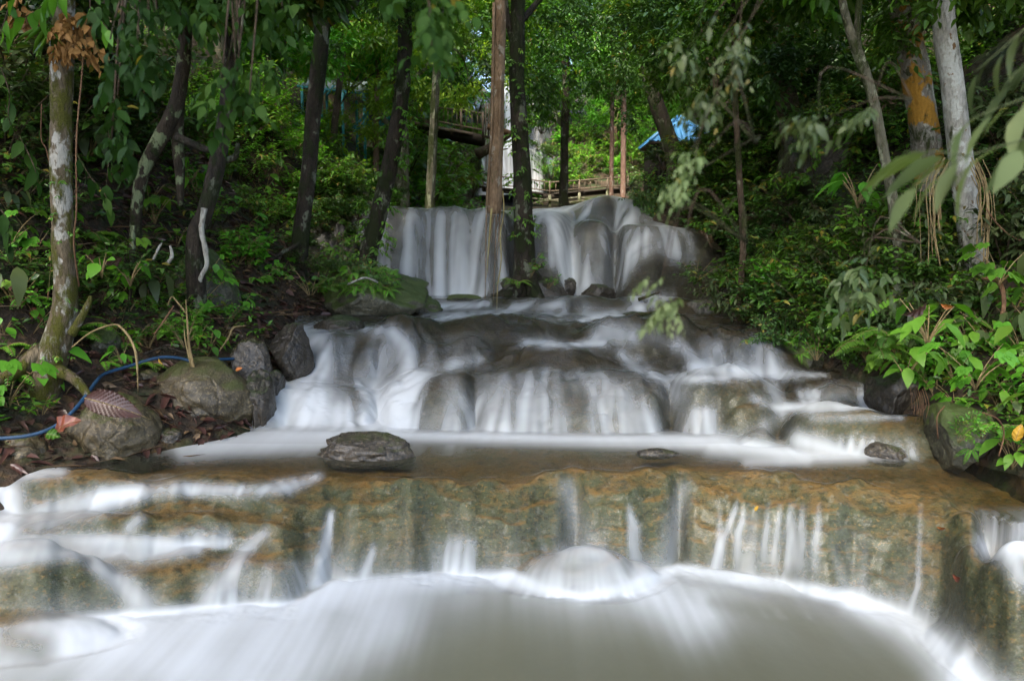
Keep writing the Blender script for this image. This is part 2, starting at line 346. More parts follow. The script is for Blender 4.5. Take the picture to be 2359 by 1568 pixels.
# ------------------------------------------------------------------ the stream: travertine bed and the water sliding over it
# profile columns: (row, height) of every break of slope, near to far
#   px    foot1        lip1         foot2        crest2       back2        lip3         terrace3     footU        lipU(y,z)     behind(y,z)
COLS = [
 (-420, (1452, 0), (1091, .59), (1020, .58), (880, .95), (830, 1.1), (775, 1.35), (745, 1.42), (690, 1.5), (15.6, 2.2), (18, 3.2)),
 (0,    (1452, 0), (1091, .59), (1020, .58), (880, .95), (830, 1.1), (775, 1.35), (745, 1.42), (690, 1.5), (15.6, 2.2), (18, 3.2)),
 (300,  (1412, 0), (1094, .59), (1012, .58), (890, .9), (845, 1.05), (775, 1.35), (745, 1.42), (690, 1.5), (15.6, 2.2), (18, 3.2)),
 (560,  (1392, 0), (1100, .59), (995, .58), (890, .9), (845, 1.06), (770, 1.36), (742, 1.42), (690, 1.5), (15.5, 2.4), (18, 3.2)),
 (740,  (1352, 0), (1106, .59), (985, .58), (888, .9), (840, 1.08), (768, 1.37), (742, 1.42), (688, 1.5), (15.4, 2.9), (18, 3.2)),
 (860,  (1338, 0), (1111, .59), (985, .58), (900, .85), (848, 1.05), (768, 1.37), (742, 1.42), (686, 1.5), (15.4, 3.15), (18, 3.22)),
 (960,  (1328, 0), (1116, .59), (990, .58), (868, 1.04), (838, 1.10), (764, 1.38), (742, 1.41), (686, 1.5), (15.4, 3.17), (18, 3.23)),
 (1060, (1324, 0), (1116, .59), (995, .58), (856, 1.08), (832, 1.12), (758, 1.39), (740, 1.41), (686, 1.5), (15.4, 3.18), (18, 3.23)),
 (1180, (1320, 0), (1106, .59), (998, .58), (852, 1.09), (806, 1.22), (752, 1.40), (738, 1.42), (688, 1.5), (15.4, 3.12), (18, 3.2)),
 (1300, (1315, 0), (1096, .59), (998, .58), (848, 1.10), (796, 1.25), (748, 1.40), (736, 1.42), (688, 1.5), (15.5, 3.02), (18, 3.25)),
 (1400, (1308, 0), (1091, .59), (1000, .58), (852, 1.09), (794, 1.25), (748, 1.40), (736, 1.42), (688, 1.5), (15.3, 2.86), (18.4, 3.58)),
 (1500, (1306, 0), (1086, .59), (1000, .58), (880, 1.0), (797, 1.22), (752, 1.40), (738, 1.42), (688, 1.5), (15.2, 2.82), (18.2, 3.3)),
 (1600, (1308, 0), (1084, .59), (1002, .58), (895, .95), (830, 1.1), (758, 1.40), (740, 1.42), (690, 1.5), (15.3, 2.78), (18, 3.2)),
 (1700, (1320, 0), (1091, .59), (1008, .58), (885, .98), (858, 1.03), (772, 1.39), (748, 1.42), (690, 1.5), (15.6, 2.3), (18, 3.2)),
 (1790, (1336, 0), (1106, .59), (1030, .58), (935, .80), (866, 1.0), (795, 1.30), (765, 1.42), (690, 1.5), (15.6, 2.2), (18, 3.2)),
 (1880, (1348, 0), (1118, .59), (1048, .58), (958, .78), (936, .82), (868, 1.02), (856, 1.06), (690, 1.5), (15.6, 2.2), (18, 3.2)),
 (2020, (1385, 0), (1134, .59), (1052, .58), (962, .78), (936, .82), (868, 1.02), (856, 1.06), (690, 1.5), (15.6, 2.2), (18, 3.2)),
 (2140, (1440, 0), (1146, .59), (1056, .58), (966, .77), (938, .82), (868, 1.02), (856, 1.06), (690, 1.5), (15.6, 2.2), (18, 3.2)),
 (2240, (1530, 0), (1197, .59), (1060, .58), (968, .77), (938, .82), (868, 1.02), (856, 1.06), (690, 1.5), (15.6, 2.2), (18, 3.2)),
 (2330, (1600, 0), (1212, .59), (1062, .58), (970, .77), (938, .82), (868, 1.02), (856, 1.06), (690, 1.5), (15.6, 2.2), (18, 3.2)),
 (2800, (1640, 0), (1222, .59), (1065, .58), (970, .77), (938, .82), (868, 1.02), (856, 1.06), (690, 1.5), (15.6, 2.2), (18, 3.2)),
]
PXC = np.array([c[0] for c in COLS], float)
KY, KZ = [], []
for c in COLS:
    ys, zs = [], []
    for k, p in enumerate(c[1:]):
        if k >= 8: ys.append(p[0]); zs.append(p[1])
        else: ys.append(Yat(p[0], p[1])); zs.append(p[1])
    KY.append(ys); KZ.append(zs)
KY, KZ = np.array(KY), np.array(KZ)
NPX, PX0, PX1 = 760, -330.0, 2690.0
px = np.linspace(PX0, PX1, NPX)
def smooth_cols(A):
    fine = np.linspace(PX0, PX1, NPX)
    o = np.interp(fine, PXC, A); k = np.hanning(31); k /= k.sum()
    return np.convolve(np.pad(o, 15, mode='edge'), k, 'valid')
KYf = np.stack([smooth_cols(KY[:, k]) for k in range(10)], 1); KZf = np.stack([smooth_cols(KZ[:, k]) for k in range(10)], 1)
def gs(c, w_): return np.exp(-((px - c) / w_) ** 2)
# lobes: the crests bulge towards the viewer between narrow valleys
val2 = gs(872, 20) * .9 + gs(1096, 22) * .7 + gs(1545, 26) * .9 + gs(1655, 20) * .3 + gs(1795, 26) * .7 + gs(660, 25) * .4
n1 = fbm(px / 90.0, 0, 0, 5, 3); n2 = fbm(px / 45.0, 7, 0, 9, 3)
KYf[:, 2] += .40 * val2 + .05 * n1; KYf[:, 3] += .45 * val2 + .08 * n1
KYf[:, 4] = np.maximum(KYf[:, 4] + .15 * n2, KYf[:, 3] + .15)
KYf[:, 5] = np.maximum(KYf[:, 5] + .35 * n2, KYf[:, 4] + .2); KYf[:, 6] = np.maximum(KYf[:, 6] + .3 * n2, KYf[:, 5] + .15)
valU = gs(985, 14) * .22 + gs(1085, 16) * .25 + gs(1195, 26) * 1.1 + gs(1318, 18) * .7 + gs(1415, 16) * .9 + gs(1030, 12) * .12 + gs(1140, 12) * .14
bulU = gs(1265, 45) * .35 + gs(1500, 60) * .45 + gs(1130, 30) * .2 + gs(940, 30) * .15
KYf[:, 7] += .35 * valU - .55 * bulU + .04 * n2; KYf[:, 8] += .55 * valU - .15 * bulU + .05 * n2
KYf[:, 8] = np.maximum(KYf[:, 8], KYf[:, 7] + .30); KZf[:, 8] += -.22 * valU + .03 * n2
gv = gs(1325, 26) * .16 + gs(1562, 20) * .20 + gs(765, 26) * .16 + gs(1010, 40) * .08 + gs(2180, 30) * .14 - gs(1180, 60) * .10 - gs(1440, 50) * .08 - gs(1880, 110) * .16 - gs(640, 50) * .10
KYf[:, 0] += .09 * n1 + gv; KYf[:, 1] += .7 * gv + .10 + .06 * n2 + .14 * n1
yb = [(2.2, 4.4, .035), (4.4, 6.9, .0125), (6.9, 7.7, .025), (7.7, 8.9, .011), (8.9, 11.2, .02), (11.2, 14.5, .045), (14.5, 15.9, .0085), (15.9, 20, .07), (20, 44, .6)]
yy = np.concatenate([np.arange(a, b_, s_) for a, b_, s_ in yb])
NY = len(yy)
BED = np.zeros((NY, NPX))
SH = {1: 1.95, 3: 2.3, 5: 2.2, 8: 3.0}     # rising stretches and how round their crest is
tier = sstep(1290, 1350, px) * (1 - sstep(1600, 1660, px))
left_soft = 1 - sstep(520, 760, px)
for i in range(NPX):
    ky, kz = KYf[i], KZf[i]
    z = np.full(NY, -.22)
    z = np.where(yy < ky[0], -.05 - .17 * np.clip((ky[0] - yy) / 1.0, 0, 1), z)
    for k in range(9):
        a, b_ = ky[k], ky[k + 1]
        m = (yy >= a) & (yy < b_); t = (yy[m] - a) / max(b_ - a, 1e-3)
        if k + 1 in SH:
            e = SH[k + 1]; h = 1 - (1 - t) ** e
            if k == 0 and left_soft[i] > 0:
                st = np.floor(t * 3); fr = t * 3 - st; hs = (st + (1 - (1 - np.clip(fr * 1.9, 0, 1)) ** 2)) / 3
                h = h * (1 - left_soft[i]) + (.15 * t + .85 * hs) * left_soft[i]
            z[m] = kz[k] + (kz[k + 1] - kz[k]) * h
        elif k == 1:                       # basin of the middle pool
            z[m] = kz[k] * (1 - t) + kz[k + 1] * t - .13 * np.sin(PI * t) ** .8
        else:
            if k == 8:
                ml = tier[i]; t = t * (1 - ml) + sstep(.28, .80, t) * ml
            z[m] = kz[k] * (1 - t) + kz[k + 1] * t - (.02 * np.sin(PI * t) if k != 8 else 0)
    z[yy >= ky[9]] = kz[9] + .012 * (yy[yy >= ky[9]] - ky[9])
    BED[:, i] = z
def blur(a, ky_, kx_):
    for ax, k in ((0, ky_), (1, kx_)):
        if k > 1:
            w_ = np.hanning(k + 2)[1:-1]; w_ /= w_.sum(); p = k // 2
            pad = [(0, 0), (0, 0)]; pad[ax] = (p, k - 1 - p); q = np.pad(a, pad, mode='edge')
            a = sum(w_[j] * (q[j:j + a.shape[0]] if ax == 0 else q[:, j:j + a.shape[1]]) for j in range(k))
    return a
BED = blur(BED, 3, 5); _m = (sstep(7.6, 7.9, yy) * (1 - sstep(13.5, 14.2, yy)))[:, None]; BED = BED * (1 - _m) + blur(BED, 17, 5) * _m
PXg, YYg = np.meshgrid(px, yy)
def fan_x(pxg, y, z):
    d = y * _cp - (z - CAM_H) * _sp
    return (pxg - 1179) / FX * d
X = fan_x(PXg, YYg, BED)
# single swellings of the rock: (px, row, height of its foot, radius x, radius y, height)
for (bx, by, bz, rx, ry, hh) in [(2330, 1500, .05, .55, .55, .30), (1120, 1010, .6, .4, .2, .03), (1750, 1020, .6, .32, .25, .16),
                                 (1690, 940, .75, .75, .6, .24), (1460, 800, 1.2, .75, .55, .26), (1570, 815, 1.15, .6, .5, .22), (2080, 1020, .65, .6, .35, .17), (1910, 1005, .65, .55, .4, .20),
                                 (1340, 715, 1.42, 1.3, .8, .18), (1150, 712, 1.42, .8, .5, .13), (1540, 715, 1.42, .9, .7, .18), (1130, 765, 1.35, 1.0, .7, .17), (1290, 815, 1.2, .8, .45, .10), (930, 800, 1.2, .5, .6, .20), (60, 1480, 0, .75, .4, .20),
                                 (40, 1370, .1, .7, .35, .20), (120, 1330, .2, .6, .3, .08)]:
    yc = Yat(by, bz); xc = V(bx, by, yc)[0]
    q = ((X - xc) / rx) ** 2 + ((YYg - yc) / ry) ** 2
    BED += hh * np.clip(1 - q, 0, 1) ** 1.3
yc = 5.66; xc = V(1340, 1330, yc)[0]; q = np.sqrt(((X - xc) / .62) ** 2 + ((YYg - yc) / .33) ** 2); hm = -.22 + .46 * np.exp(-(q ** 2.0))
BED = .5 * (BED + hm + np.sqrt((BED - hm) ** 2 + .004))
# groove at the outflow by the lower boulder, beyond the end of the front ledge
ch = sstep(2235, 2290, PXg) * (1 - sstep(5.75, 6.05, YYg)) * sstep(4.6, 5.0, YYg)
BED -= ch * .33 * np.clip(BED / .5, 0, 1)
rough = fbm(X * 1.7, YYg * 1.7, BED * 1.7, 3, 5) * .075 + fbm(X * 7, YYg * 7, BED * 7, 8, 4) * .02
rough *= np.where(YYg > 14, .6, 1) * (1 - .5 * ((YYg > 6.9) & (YYg < 8.0)))
front = sstep(5.0, 5.5, YYg) * (1 - sstep(6.2, 6.7, YYg))
rough += front * (.085 * fbm(X * 2.6, YYg * 2.6, BED * 2.6, 71, 4) + .030 * fbm(X * 5, YYg * 5, BED * 9, 72, 4) + .012 * np.sin(BED * 55 + 5 * fbm(X * 1.5, YYg, 0, 73, 2)))
mid = sstep(7.6, 8.2, YYg) * (1 - sstep(11.5, 12.5, YYg)); rough += mid * (.06 * fbm(X * 1.4, YYg * 1.4, 0, 74, 3) - .05 * np.clip(1 - np.abs(fbm(X * 1.5, YYg * 1.5, BED * 1.5, 75, 3)) / .10, 0, 1) + .02 * fbm(X * 9, YYg * 9, BED * 12, 76, 4))
WS = blur(BED + rough * .9, 7, 7)         # what the water follows
BEDR = BED + rough + fbm(X * 22, YYg * 22, BED * 22, 31, 3) * .007
# water surface
pool1 = sstep(0, .12, YYg - KYf[None, :, 1]) * (YYg < KYf[None, :, 2] + .35)
lvl = np.where(pool1 > 0, .592, -9.0); lvl = np.where(YYg < KYf[None, :, 0] + .45, np.maximum(lvl, 0.0), lvl)
up = YYg > KYf[None, :, 9]
lvl = np.where(up, np.maximum(lvl, 3.17 + .012 * (YYg - 18)), lvl)
film = WS + .022
k_ = .018
WZ = np.where(lvl > -5, .5 * (film + lvl + np.sqrt((film - lvl) ** 2 + k_ ** 2)), film)
WZ = np.maximum(WZ, BEDR - .004 + .010 * (WS > BED - 1))
WZ = blur(WZ, 3, 3); WZ = np.maximum(WZ, BEDR + .010 + .010 * (YYg > 7))
X = fan_x(PXg, YYg, WZ)
_, PYg = proj(X, YYg, WZ)
DEPTH = np.clip(WZ - BEDR, 0, 1)
dzdy = np.gradient(WZ, axis=0) / np.gradient(yy)[:, None]
dzdx = np.gradient(WZ, axis=1) / np.maximum(np.gradient(X, axis=1), 1e-4)
SLOPE = np.sqrt(dzdx ** 2 + dzdy ** 2)
# flow streaks: noise smeared along the fall line of the sheet
def bil(A, j, i):
    j = np.clip(j, 0, NY - 1.001); i = np.clip(i, 0, NPX - 1.001)
    j0, i0 = j.astype(int), i.astype(int); fj, fi = j - j0, i - i0
    return (A[j0, i0] * (1 - fj) + A[j0 + 1, i0] * fj) * (1 - fi) + (A[j0, i0 + 1] * (1 - fj) + A[j0 + 1, i0 + 1] * fj) * fi
Ws = blur(WZ, 15, 15)
gy = np.gradient(Ws, axis=0) / np.gradient(yy)[:, None]; gx = np.gradient(Ws, axis=1) / np.maximum(np.gradient(X, axis=1), 1e-4)
vx, vy = -gx * 2.2, -gy * 2.2 - .22
vl = np.sqrt(vx ** 2 + vy ** 2) + 1e-6
cosl = 1 / np.sqrt(1 + (gx * vx / vl + gy * vy / vl) ** 2)
ux, uy = vx / vl * cosl, vy / vl * cosl
dj = uy / np.gradient(yy)[:, None]; di = (FX * (ux / YYg - X * uy / YYg ** 2)) / (px[1] - px[0])
def lic(seeds, levels, ds):
    """noises smeared 2^levels steps up and down the flow (each doubling joins two pieces of path)"""
    outs = []
    for sd_, bx in seeds:
        rs = np.random.RandomState(sd_); N = blur(rs.rand(NY, NPX), 5, bx); outs.append([(N - N.mean()) / N.std()] * 2)
    J0, I0 = np.mgrid[0:NY, 0:NPX].astype(float)
    for h, sg in ((0, 1), (1, -1)):
        J = np.clip(J0 + sg * ds * dj, 0, NY - 1.01); I = np.clip(I0 + sg * ds * di, 0, NPX - 1.01)
        for _ in range(levels):
            for o in outs: o[h] = .5 * (o[h] + bil(o[h], J, I))
            J, I = bil(J, J, I), bil(I, J, I)
    r = []
    for o in outs:
        a = o[0] + o[1]; a = a - blur(a, 1, 121); r.append(a / a.std())
    return r
S0, S1, S2, S3 = lic([(10, 1), (11, 3), (12, 9), (13, 27)], 6, .022)
SQ = np.where(YYg > 14, S0 * .55 + S1 * .85 + S2 * .42, S0 * .40 + S1 * .75 + S2 * .60 + S3 * .35)
STREAK = sstep(-1.8, 1.9, SQ)
FINE = np.clip(.5 + .25 * S1, 0, 1); COARSE = np.clip(.5 + .25 * S3, 0, 1)
# white water: where the stream falls, lands and races
F = np.zeros((NY, NPX)); VK = .86
def stroke(pts, w_, s_, blend='max', vis=None):
    global F
    pts = [np.asarray(p, float) for p in pts]; w_ = np.asarray(w_, float) * np.ones(len(pts)); s_ = np.asarray(s_, float) * np.ones(len(pts))
    xs = [p[0] for p in pts]; ys = [p[1] for p in pts]; mw = w_.max() * 2.6
    m = (PXg > min(xs) - mw) & (PXg < max(xs) + mw) & (PYg > min(ys) - mw) & (PYg < max(ys) + mw)
    if vis: m &= (YYg > vis[0]) & (YYg < vis[1])
    ax, ay = PXg[m], PYg[m]; best = np.zeros(ax.shape)
    for k in range(len(pts) - 1):
        d = pts[k + 1] - pts[k]; t = np.clip(((ax - pts[k][0]) * d[0] + (ay - pts[k][1]) * d[1]) / max(d @ d, 1e-6), 0, 1)
        r2 = (ax - pts[k][0] - t * d[0]) ** 2 + (ay - pts[k][1] - t * d[1]) ** 2
        ww = w_[k] + (w_[k + 1] - w_[k]) * t; ss = s_[k] + (s_[k + 1] - s_[k]) * t
        best = np.maximum(best, ss * np.exp(-r2 / (1.25 * ww) ** 2))
    if vis and blend != 'cut': best = best * (np.clip(.88 + .12 * STREAK[m], 0, 1) if vis[0] == 6 else np.clip(.72 + .33 * STREAK[m], 0, 1.05) if vis[0] == 2 else np.clip(.30 + 1.0 * STREAK[m], 0, 1.1))
    if blend == 'max': F[m] = np.maximum(F[m], best)
    elif blend == 'screen': F[m] = 1 - (1 - F[m]) * (1 - best)
    else: F[m] *= 1 - best
def veil(x0, x1, y0, y1, a, b_, vis, edge=22):
    """semi-transparent curtain between rows y0 and y1: a at the crest, b at the foot, broken into threads"""
    global F
    m = sstep(x0 - edge, x0 + edge, PXg) * (1 - sstep(x1 - edge, x1 + edge, PXg)) * ((YYg > vis[0]) & (YYg < vis[1]))
    t = np.clip((PYg - y0) / (y1 - y0), 0, 1); m = m * sstep(y0 - 18, y0 + 10, PYg) * (1 - sstep(y1, y1 + 20, PYg))
    F = np.maximum(F, m * np.clip((a * .55 + (b_ - a * .55) * t ** 1.3) * (VK * 1.12 if y1 < 700 else VK if y1 > 1050 else .80) * ((.22 if y1 < 700 else .08) + 1.3 * STREAK ** 1.35), 0, .96))
A_, B_, C_ = (2.0, 7.2), (7.0, 11.5), (11.0, 15.1)
U_ = (14.4, 19.5)
# upper falls
veil(846, 1172, 480, 690, .50, .78, U_); veil(822, 866, 500, 620, .30, .45, U_); veil(1222, 1340, 490, 680, .55, .85, U_); veil(1335, 1430, 525, 690, .42, .75, U_); veil(1425, 1590, 525, 690, .55, .8, U_)
veil(1330, 1470, 450, 525, .6, .85, (15.2, 19.5)); veil(1460, 1560, 495, 530, .25, .35, (15.2, 19.5))
stroke([(1215, 488), (1290, 485), (1345, 470)], 9, .8, vis=U_); stroke([(1260, 500), (1290, 560), (1320, 620), (1350, 670)], 22, .45, 'screen', U_); stroke([(1440, 640), (1452, 580), (1490, 540)], 9, .6, 'screen', U_)
for q, ww, ss in ((885, 12, .5), (940, 13, .6), (962, 6, .4), (1015, 9, .5), (1045, 14, .6), (1105, 10, .35), (1270, 10, .4), (1385, 9, .35), (1520, 14, .45), (1550, 9, .4)): stroke([(q + 4, 500), (q, 590), (q - 3, 680)], ww, ss, 'screen', U_)
stroke([(870, 686), (1150, 690)], 9, .7, vis=U_); stroke([(1260, 684), (1350, 688), (1580, 688)], 10, .65, vis=U_)
# terrace below them
stroke([(1000, 706), (1090, 704), (1120, 699)], 7, .85, vis=C_); stroke([(980, 735), (1060, 728), (1150, 722), (1190, 708)], 9, .55, vis=C_); stroke([(1190, 712), (1230, 704), (1290, 700)], 10, .6, vis=C_)
veil(1190, 1500, 700, 742, .35, .6, C_); stroke([(1330, 738), (1400, 728), (1470, 712), (1500, 700)], 11, .75, vis=C_); stroke([(1500, 742), (1420, 740), (1330, 740), (1240, 740)], 7, .5, vis=C_); stroke([(1460, 690), (1540, 684)], 9, .5, vis=C_)
stroke([(690, 720), (640, 722)], 8, .4, vis=C_); stroke([(1170, 730), (1190, 742)], 10, .45, vis=C_)
# second step: heavy fall under the black rock
veil(700, 960, 770, 985, .55, .85, B_); stroke([(690, 760), (735, 790), (752, 850), (740, 930)], [18, 26, 36, 60], .82, 'screen', B_); stroke([(840, 760), (905, 762), (938, 800), (945, 880)], [6, 10, 12, 18], .7, 'screen', B_)
stroke([(615, 808), (632, 850), (660, 890), (690, 930)], [10, 14, 22, 40], .9, 'screen', B_); stroke([(660, 960), (720, 930), (800, 965), (860, 950)], 45, .9, 'screen', B_); stroke([(890, 970), (950, 880), (1010, 850), (1060, 836)], [26, 14, 9, 7], .72, 'screen', B_)
stroke([(830, 800), (800, 880), (830, 930)], 16, .45, 'cut', B_)
veil(960, 1120, 775, 840, .22, .35, B_); stroke([(1000, 845), (1050, 836), (1100, 828)], 12, .5, vis=B_)
# domes
veil(890, 1105, 880, 1000, .50, .85, (7, 9.2)); veil(1100, 1535, 856, 1002, .42, .72, (7, 9.2), 26); veil(1560, 1660, 900, 1000, .2, .6, (7, 9.2))
for q, dx, ww, ss in ((1218, -14, 6, .85), (1256, 0, 8, .85), (1282, 0, 5, .6), (1345, 60, 6, .85), (1370, 85, 7, .7), (1395, 105, 8, .7), (1190, -26, 7, .5), (1160, -30, 6, .45)): stroke([(q - dx * .15, 858), (q + dx * .35, 900), (q + dx, 998)], [ww, ww * 1.6, ww * 2.6], ss * .5, 'screen', (7, 9.2))
for q, ww in ((1604, 6), (1622, 7), (1640, 5)): stroke([(q, 945), (q + 2, 1002)], ww, .85, 'screen', (7, 9.4))
stroke([(1110, 920), (1090, 960), (1075, 1000)], 7, .55, 'screen', (7, 9.4)); stroke([(930, 870), (900, 930), (890, 985)], 7, .35, 'screen', (7, 9.4))
stroke([(965, 880), (955, 930), (950, 995)], [16, 22, 30], .6, 'screen', (7, 9.4)); stroke([(1035, 875), (1040, 930), (1042, 995)], [16, 22, 30], .55, 'screen', (7, 9.4)); stroke([(920, 930), (905, 995)], [10, 16], .5, 'screen', (7, 9.4))
# rear slope, waterlines between the rock swellings
stroke([(1390, 765), (1450, 775), (1500, 772), (1560, 800)], [22, 18, 13, 8], .42, vis=(9, 12)); stroke([(1210, 790), (1300, 794), (1390, 790)], 6, .7, vis=(9, 12)); veil(1195, 1330, 775, 792, .2, .5, (9, 12)); stroke([(1380, 770), (1365, 788)], 9, .5, vis=(9, 12))
stroke([(1560, 790), (1610, 835), (1660, 842)], 10, .4, vis=(8, 11)); stroke([(1430, 815), (1470, 850), (1540, 880), (1560, 910)], [8, 11, 15, 22], .5, vis=(7.6, 11)); stroke([(1470, 822), (1500, 850), (1520, 866)], 5, .6, vis=(7.6, 11)); stroke([(1540, 868), (1600, 872), (1680, 868)], 8, .8, vis=(7.6, 10))
veil(1610, 1800, 785, 858, .35, .75, (8.5, 11)); stroke([(1650, 800), (1690, 858)], 6, .6, 'screen', (8.5, 11)); stroke([(1740, 790), (1790, 856)], 12, .45, 'screen', (8.5, 11)); stroke([(1600, 845), (1700, 852), (1790, 862), (1900, 864)], [14, 16, 9, 4], .9, vis=(7.8, 10))
stroke([(1770, 862), (1780, 900), (1795, 935)], 13, .45, vis=(7.5, 9.4)); stroke([(1735, 915), (1780, 940), (1800, 945)], 8, .4, vis=(7.5, 9.4)); stroke([(1780, 938), (1880, 936), (2010, 938)], [8, 9, 7], .9, vis=(7.4, 9)); stroke([(1880, 925), (1920, 912), (2000, 915)], [16, 20, 14], .75, vis=(7.4, 9)); veil(1940, 2030, 880, 935, .5, .7, (7.4, 9.2))
for q in (1840, 1857, 1875): stroke([(q, 900), (q + 14, 930)], 5, .85, vis=(7.4, 9))
stroke([(1800, 950), (1760, 985), (1730, 1010)], [14, 16, 20], .5, vis=(6.8, 8.6)); stroke([(1870, 963), (2000, 960), (2080, 962)], 4, .5, vis=(6.8, 8.6))
veil(1900, 2120, 1010, 1050, .35, .7, (6.6, 8)); 
for q in (1935, 1960, 1985, 2010): stroke([(q, 1012), (q - 8, 1045)], 5, .5, 'screen', (6.6, 8))
# foam on the middle pool
stroke([(330, 1022), (480, 1018), (640, 1005), (880, 1002)], [14, 19, 22, 18], [.4, .7, .92, .9], vis=(6, 8.6)); stroke([(880, 1003), (1200, 1010), (1500, 1016), (1660, 1018)], [13, 12, 13, 17], .92, vis=(6, 8.6)); stroke([(1640, 1018), (1720, 1030), (1800, 1045), (1900, 1052), (1990, 1052)], [22, 20, 16, 12, 10], [.95, .9, .9, .8, .7], vis=(6, 8))
stroke([(1840, 1012), (1900, 1030), (1950, 1044)], [16, 18, 12], .7, vis=(6, 8)); stroke([(420, 1042), (600, 1030), (760, 1022)], 16, .4, 'screen', (6, 8)); stroke([(1720, 1066), (1860, 1064)], 8, .3, 'screen', (6, 8))
# front ledge
stroke([(735, 1096), (660, 1122), (560, 1130), (400, 1124), (240, 1142), (90, 1172)], [8, 13, 11, 13, 16, 14], [.35, .6, .65, .72, .75, .65], vis=(5, 7)); stroke([(330, 1135), (200, 1165), (90, 1200)], [12, 26, 26], .5, 'screen', A_)
stroke([(-40, 1085), (60, 1092), (140, 1085)], 12, .6, vis=A_); stroke([(-20, 1090), (20, 1140), (25, 1190), (0, 1225)], [22, 26, 28, 40], .9, 'screen', A_); stroke([(-30, 1245), (140, 1240), (330, 1246), (450, 1252), (530, 1244)], [16, 14, 14, 9, 9], [.6, .5, .6, .75, .5], vis=A_)
stroke([(300, 1215), (320, 1195)], 10, .5, vis=A_); veil(390, 540, 1212, 1250, .3, .8, A_); stroke([(-40, 1290), (150, 1268), (320, 1275), (450, 1262)], [20, 18, 20, 14], .5, 'screen', A_); stroke([(610, 1228), (560, 1270), (535, 1320), (490, 1380)], [10, 14, 20, 26], .5, 'screen', A_)
veil(490, 700, 1296, 1395, .5, .85, A_); stroke([(220, 1300), (280, 1340), (330, 1390)], [14, 22, 26], .5, 'screen', A_); stroke([(762, 1185), (750, 1250), (728, 1345)], [7, 11, 12], .62, 'screen', A_); stroke([(860, 1262), (838, 1325)], [6, 10], .6, 'screen', A_)
veil(992, 1100, 1238, 1335, .55, .9, A_, 8); veil(1100, 1190, 1240, 1330, .15, .5, A_); stroke([(1305, 1120), (1318, 1180), (1345, 1262)], [16, 22, 40], .22, 'screen', A_); stroke([(1575, 1125), (1555, 1200), (1535, 1300)], [15, 20, 22], .30, 'screen', A_)
for (a, b_) in (((1692, 1178), (1660, 1250)), ((1655, 1255), (1642, 1310)), ((1795, 1190), (1785, 1270)), ((1820, 1188), (1818, 1290)), ((1768, 1210), (1762, 1250)), ((1848, 1205), (1850, 1250)), ((1710, 1200), (1700, 1225)), ((1450, 1185), (1462, 1215)), ((1450, 1245), (1458, 1290)), ((1885, 1205), (1878, 1240)), ((2115, 1350), (2090, 1420)), ((1830, 1225), (1835, 1275))): stroke([(a[0] + .2 * (a[0] - b_[0]), min(a[1] - 25, 1160)), a, b_, (b_[0] - .1 * (a[0] - b_[0]), min(max(b_[1] + 40, 1318), b_[1] + 90))], [3, 6, 8, 10], [.12, .5, .5, .22], 'screen', A_)
veil(1690, 1890, 1175, 1330, .14, .32, A_); veil(1560, 2160, 1190, 1420, .05, .26, A_, 60); veil(740, 1560, 1180, 1330, .03, .20, A_, 60); veil(2250, 2420, 1175, 1250, .3, .7, A_)
stroke([(2270, 1262), (2340, 1255), (2420, 1262)], [16, 26, 30], .95, 'screen', A_); stroke([(2330, 1290), (2350, 1330), (2400, 1350)], 16, .5, 'screen', A_)
# foam at its foot and the wash over the front pool
foot = np.interp(PXg, [-330, 0, 300, 480, 700, 780, 1000, 1180, 1250, 1340, 1440, 1560, 1700, 1850, 1960, 2060, 2150, 2210, 2260, 2700], [1470, 1450, 1415, 1400, 1388, 1345, 1328, 1322, 1345, 1372, 1345, 1308, 1330, 1348, 1372, 1408, 1460, 1520, 1580, 1700])
lip_w = np.interp(PXg, [-300, 600, 1100, 1560, 2000, 2300], [70, 90, 46, 22, 34, 60])
pool0_ = YYg < 6.4
below = PYg - foot
pool0 = (YYg < 6.4) * (1 - sstep(.08, .20, WZ))
band = np.where(below < 0, np.exp(-(below / 12) ** 2), np.exp(-(below / lip_w) ** 2))
F = np.maximum(F, .97 * band * pool0 * (.78 + .22 * STREAK))
wash = np.interp(PXg, [-300, 0, 250, 640, 900, 1150, 1500, 1800, 2100, 2400], [.85, .92, 1.1, 1.1, 1.0, .8, .85, .5, .5, .85]) * np.exp(-np.clip(below, 0, None) / np.interp(PXg, [-300, 0, 300, 620, 760, 1000, 1300, 1700, 2100, 2400], [200, 220, 330, 300, 110, 75, 60, 80, 60, 160]))
F = np.maximum(F, pool0 * sstep(-12, 4, below) * wash * np.clip(.62 + .38 * COARSE + .12 * (STREAK - .5) + .22 * fbm(X * 1.6, YYg * .9, 0, 81, 3), 0, 1.05))
stroke([(1480, 1325), (1500, 1370), (1600, 1420)], [26, 40, 60], .75, 'screen', (2, 6)); stroke([(760, 1360), (900, 1440), (700, 1500), (600, 1560)], [50, 60, 80, 90], .55, 'screen', (2, 6)); stroke([(1960, 1385), (2080, 1430), (2180, 1500), (2240, 1590)], [22, 30, 40, 50], .9, 'screen', (2, 6))
stroke([(120, 1480), (300, 1500), (450, 1540)], 60, .6, 'screen', (2, 6)); stroke([(1010, 1520), (1300, 1500), (1700, 1540)], [90, 60, 60], .35, 'cut', (2, 6)); stroke([(20, 1470), (90, 1490)], 40, .75, 'cut', (2, 6)); stroke([(1640, 1390), (1800, 1420), (1900, 1470)], [14, 22, 30], .35, 'cut', (2, 6))
F *= 1 - .55 * np.exp(-((PXg - 1345) / 100) ** 4 - ((PYg - 1312) / 36) ** 4) * pool0_
veil(1180, 1510, 1265, 1372, .60, .95, (5, 6.6), 60)
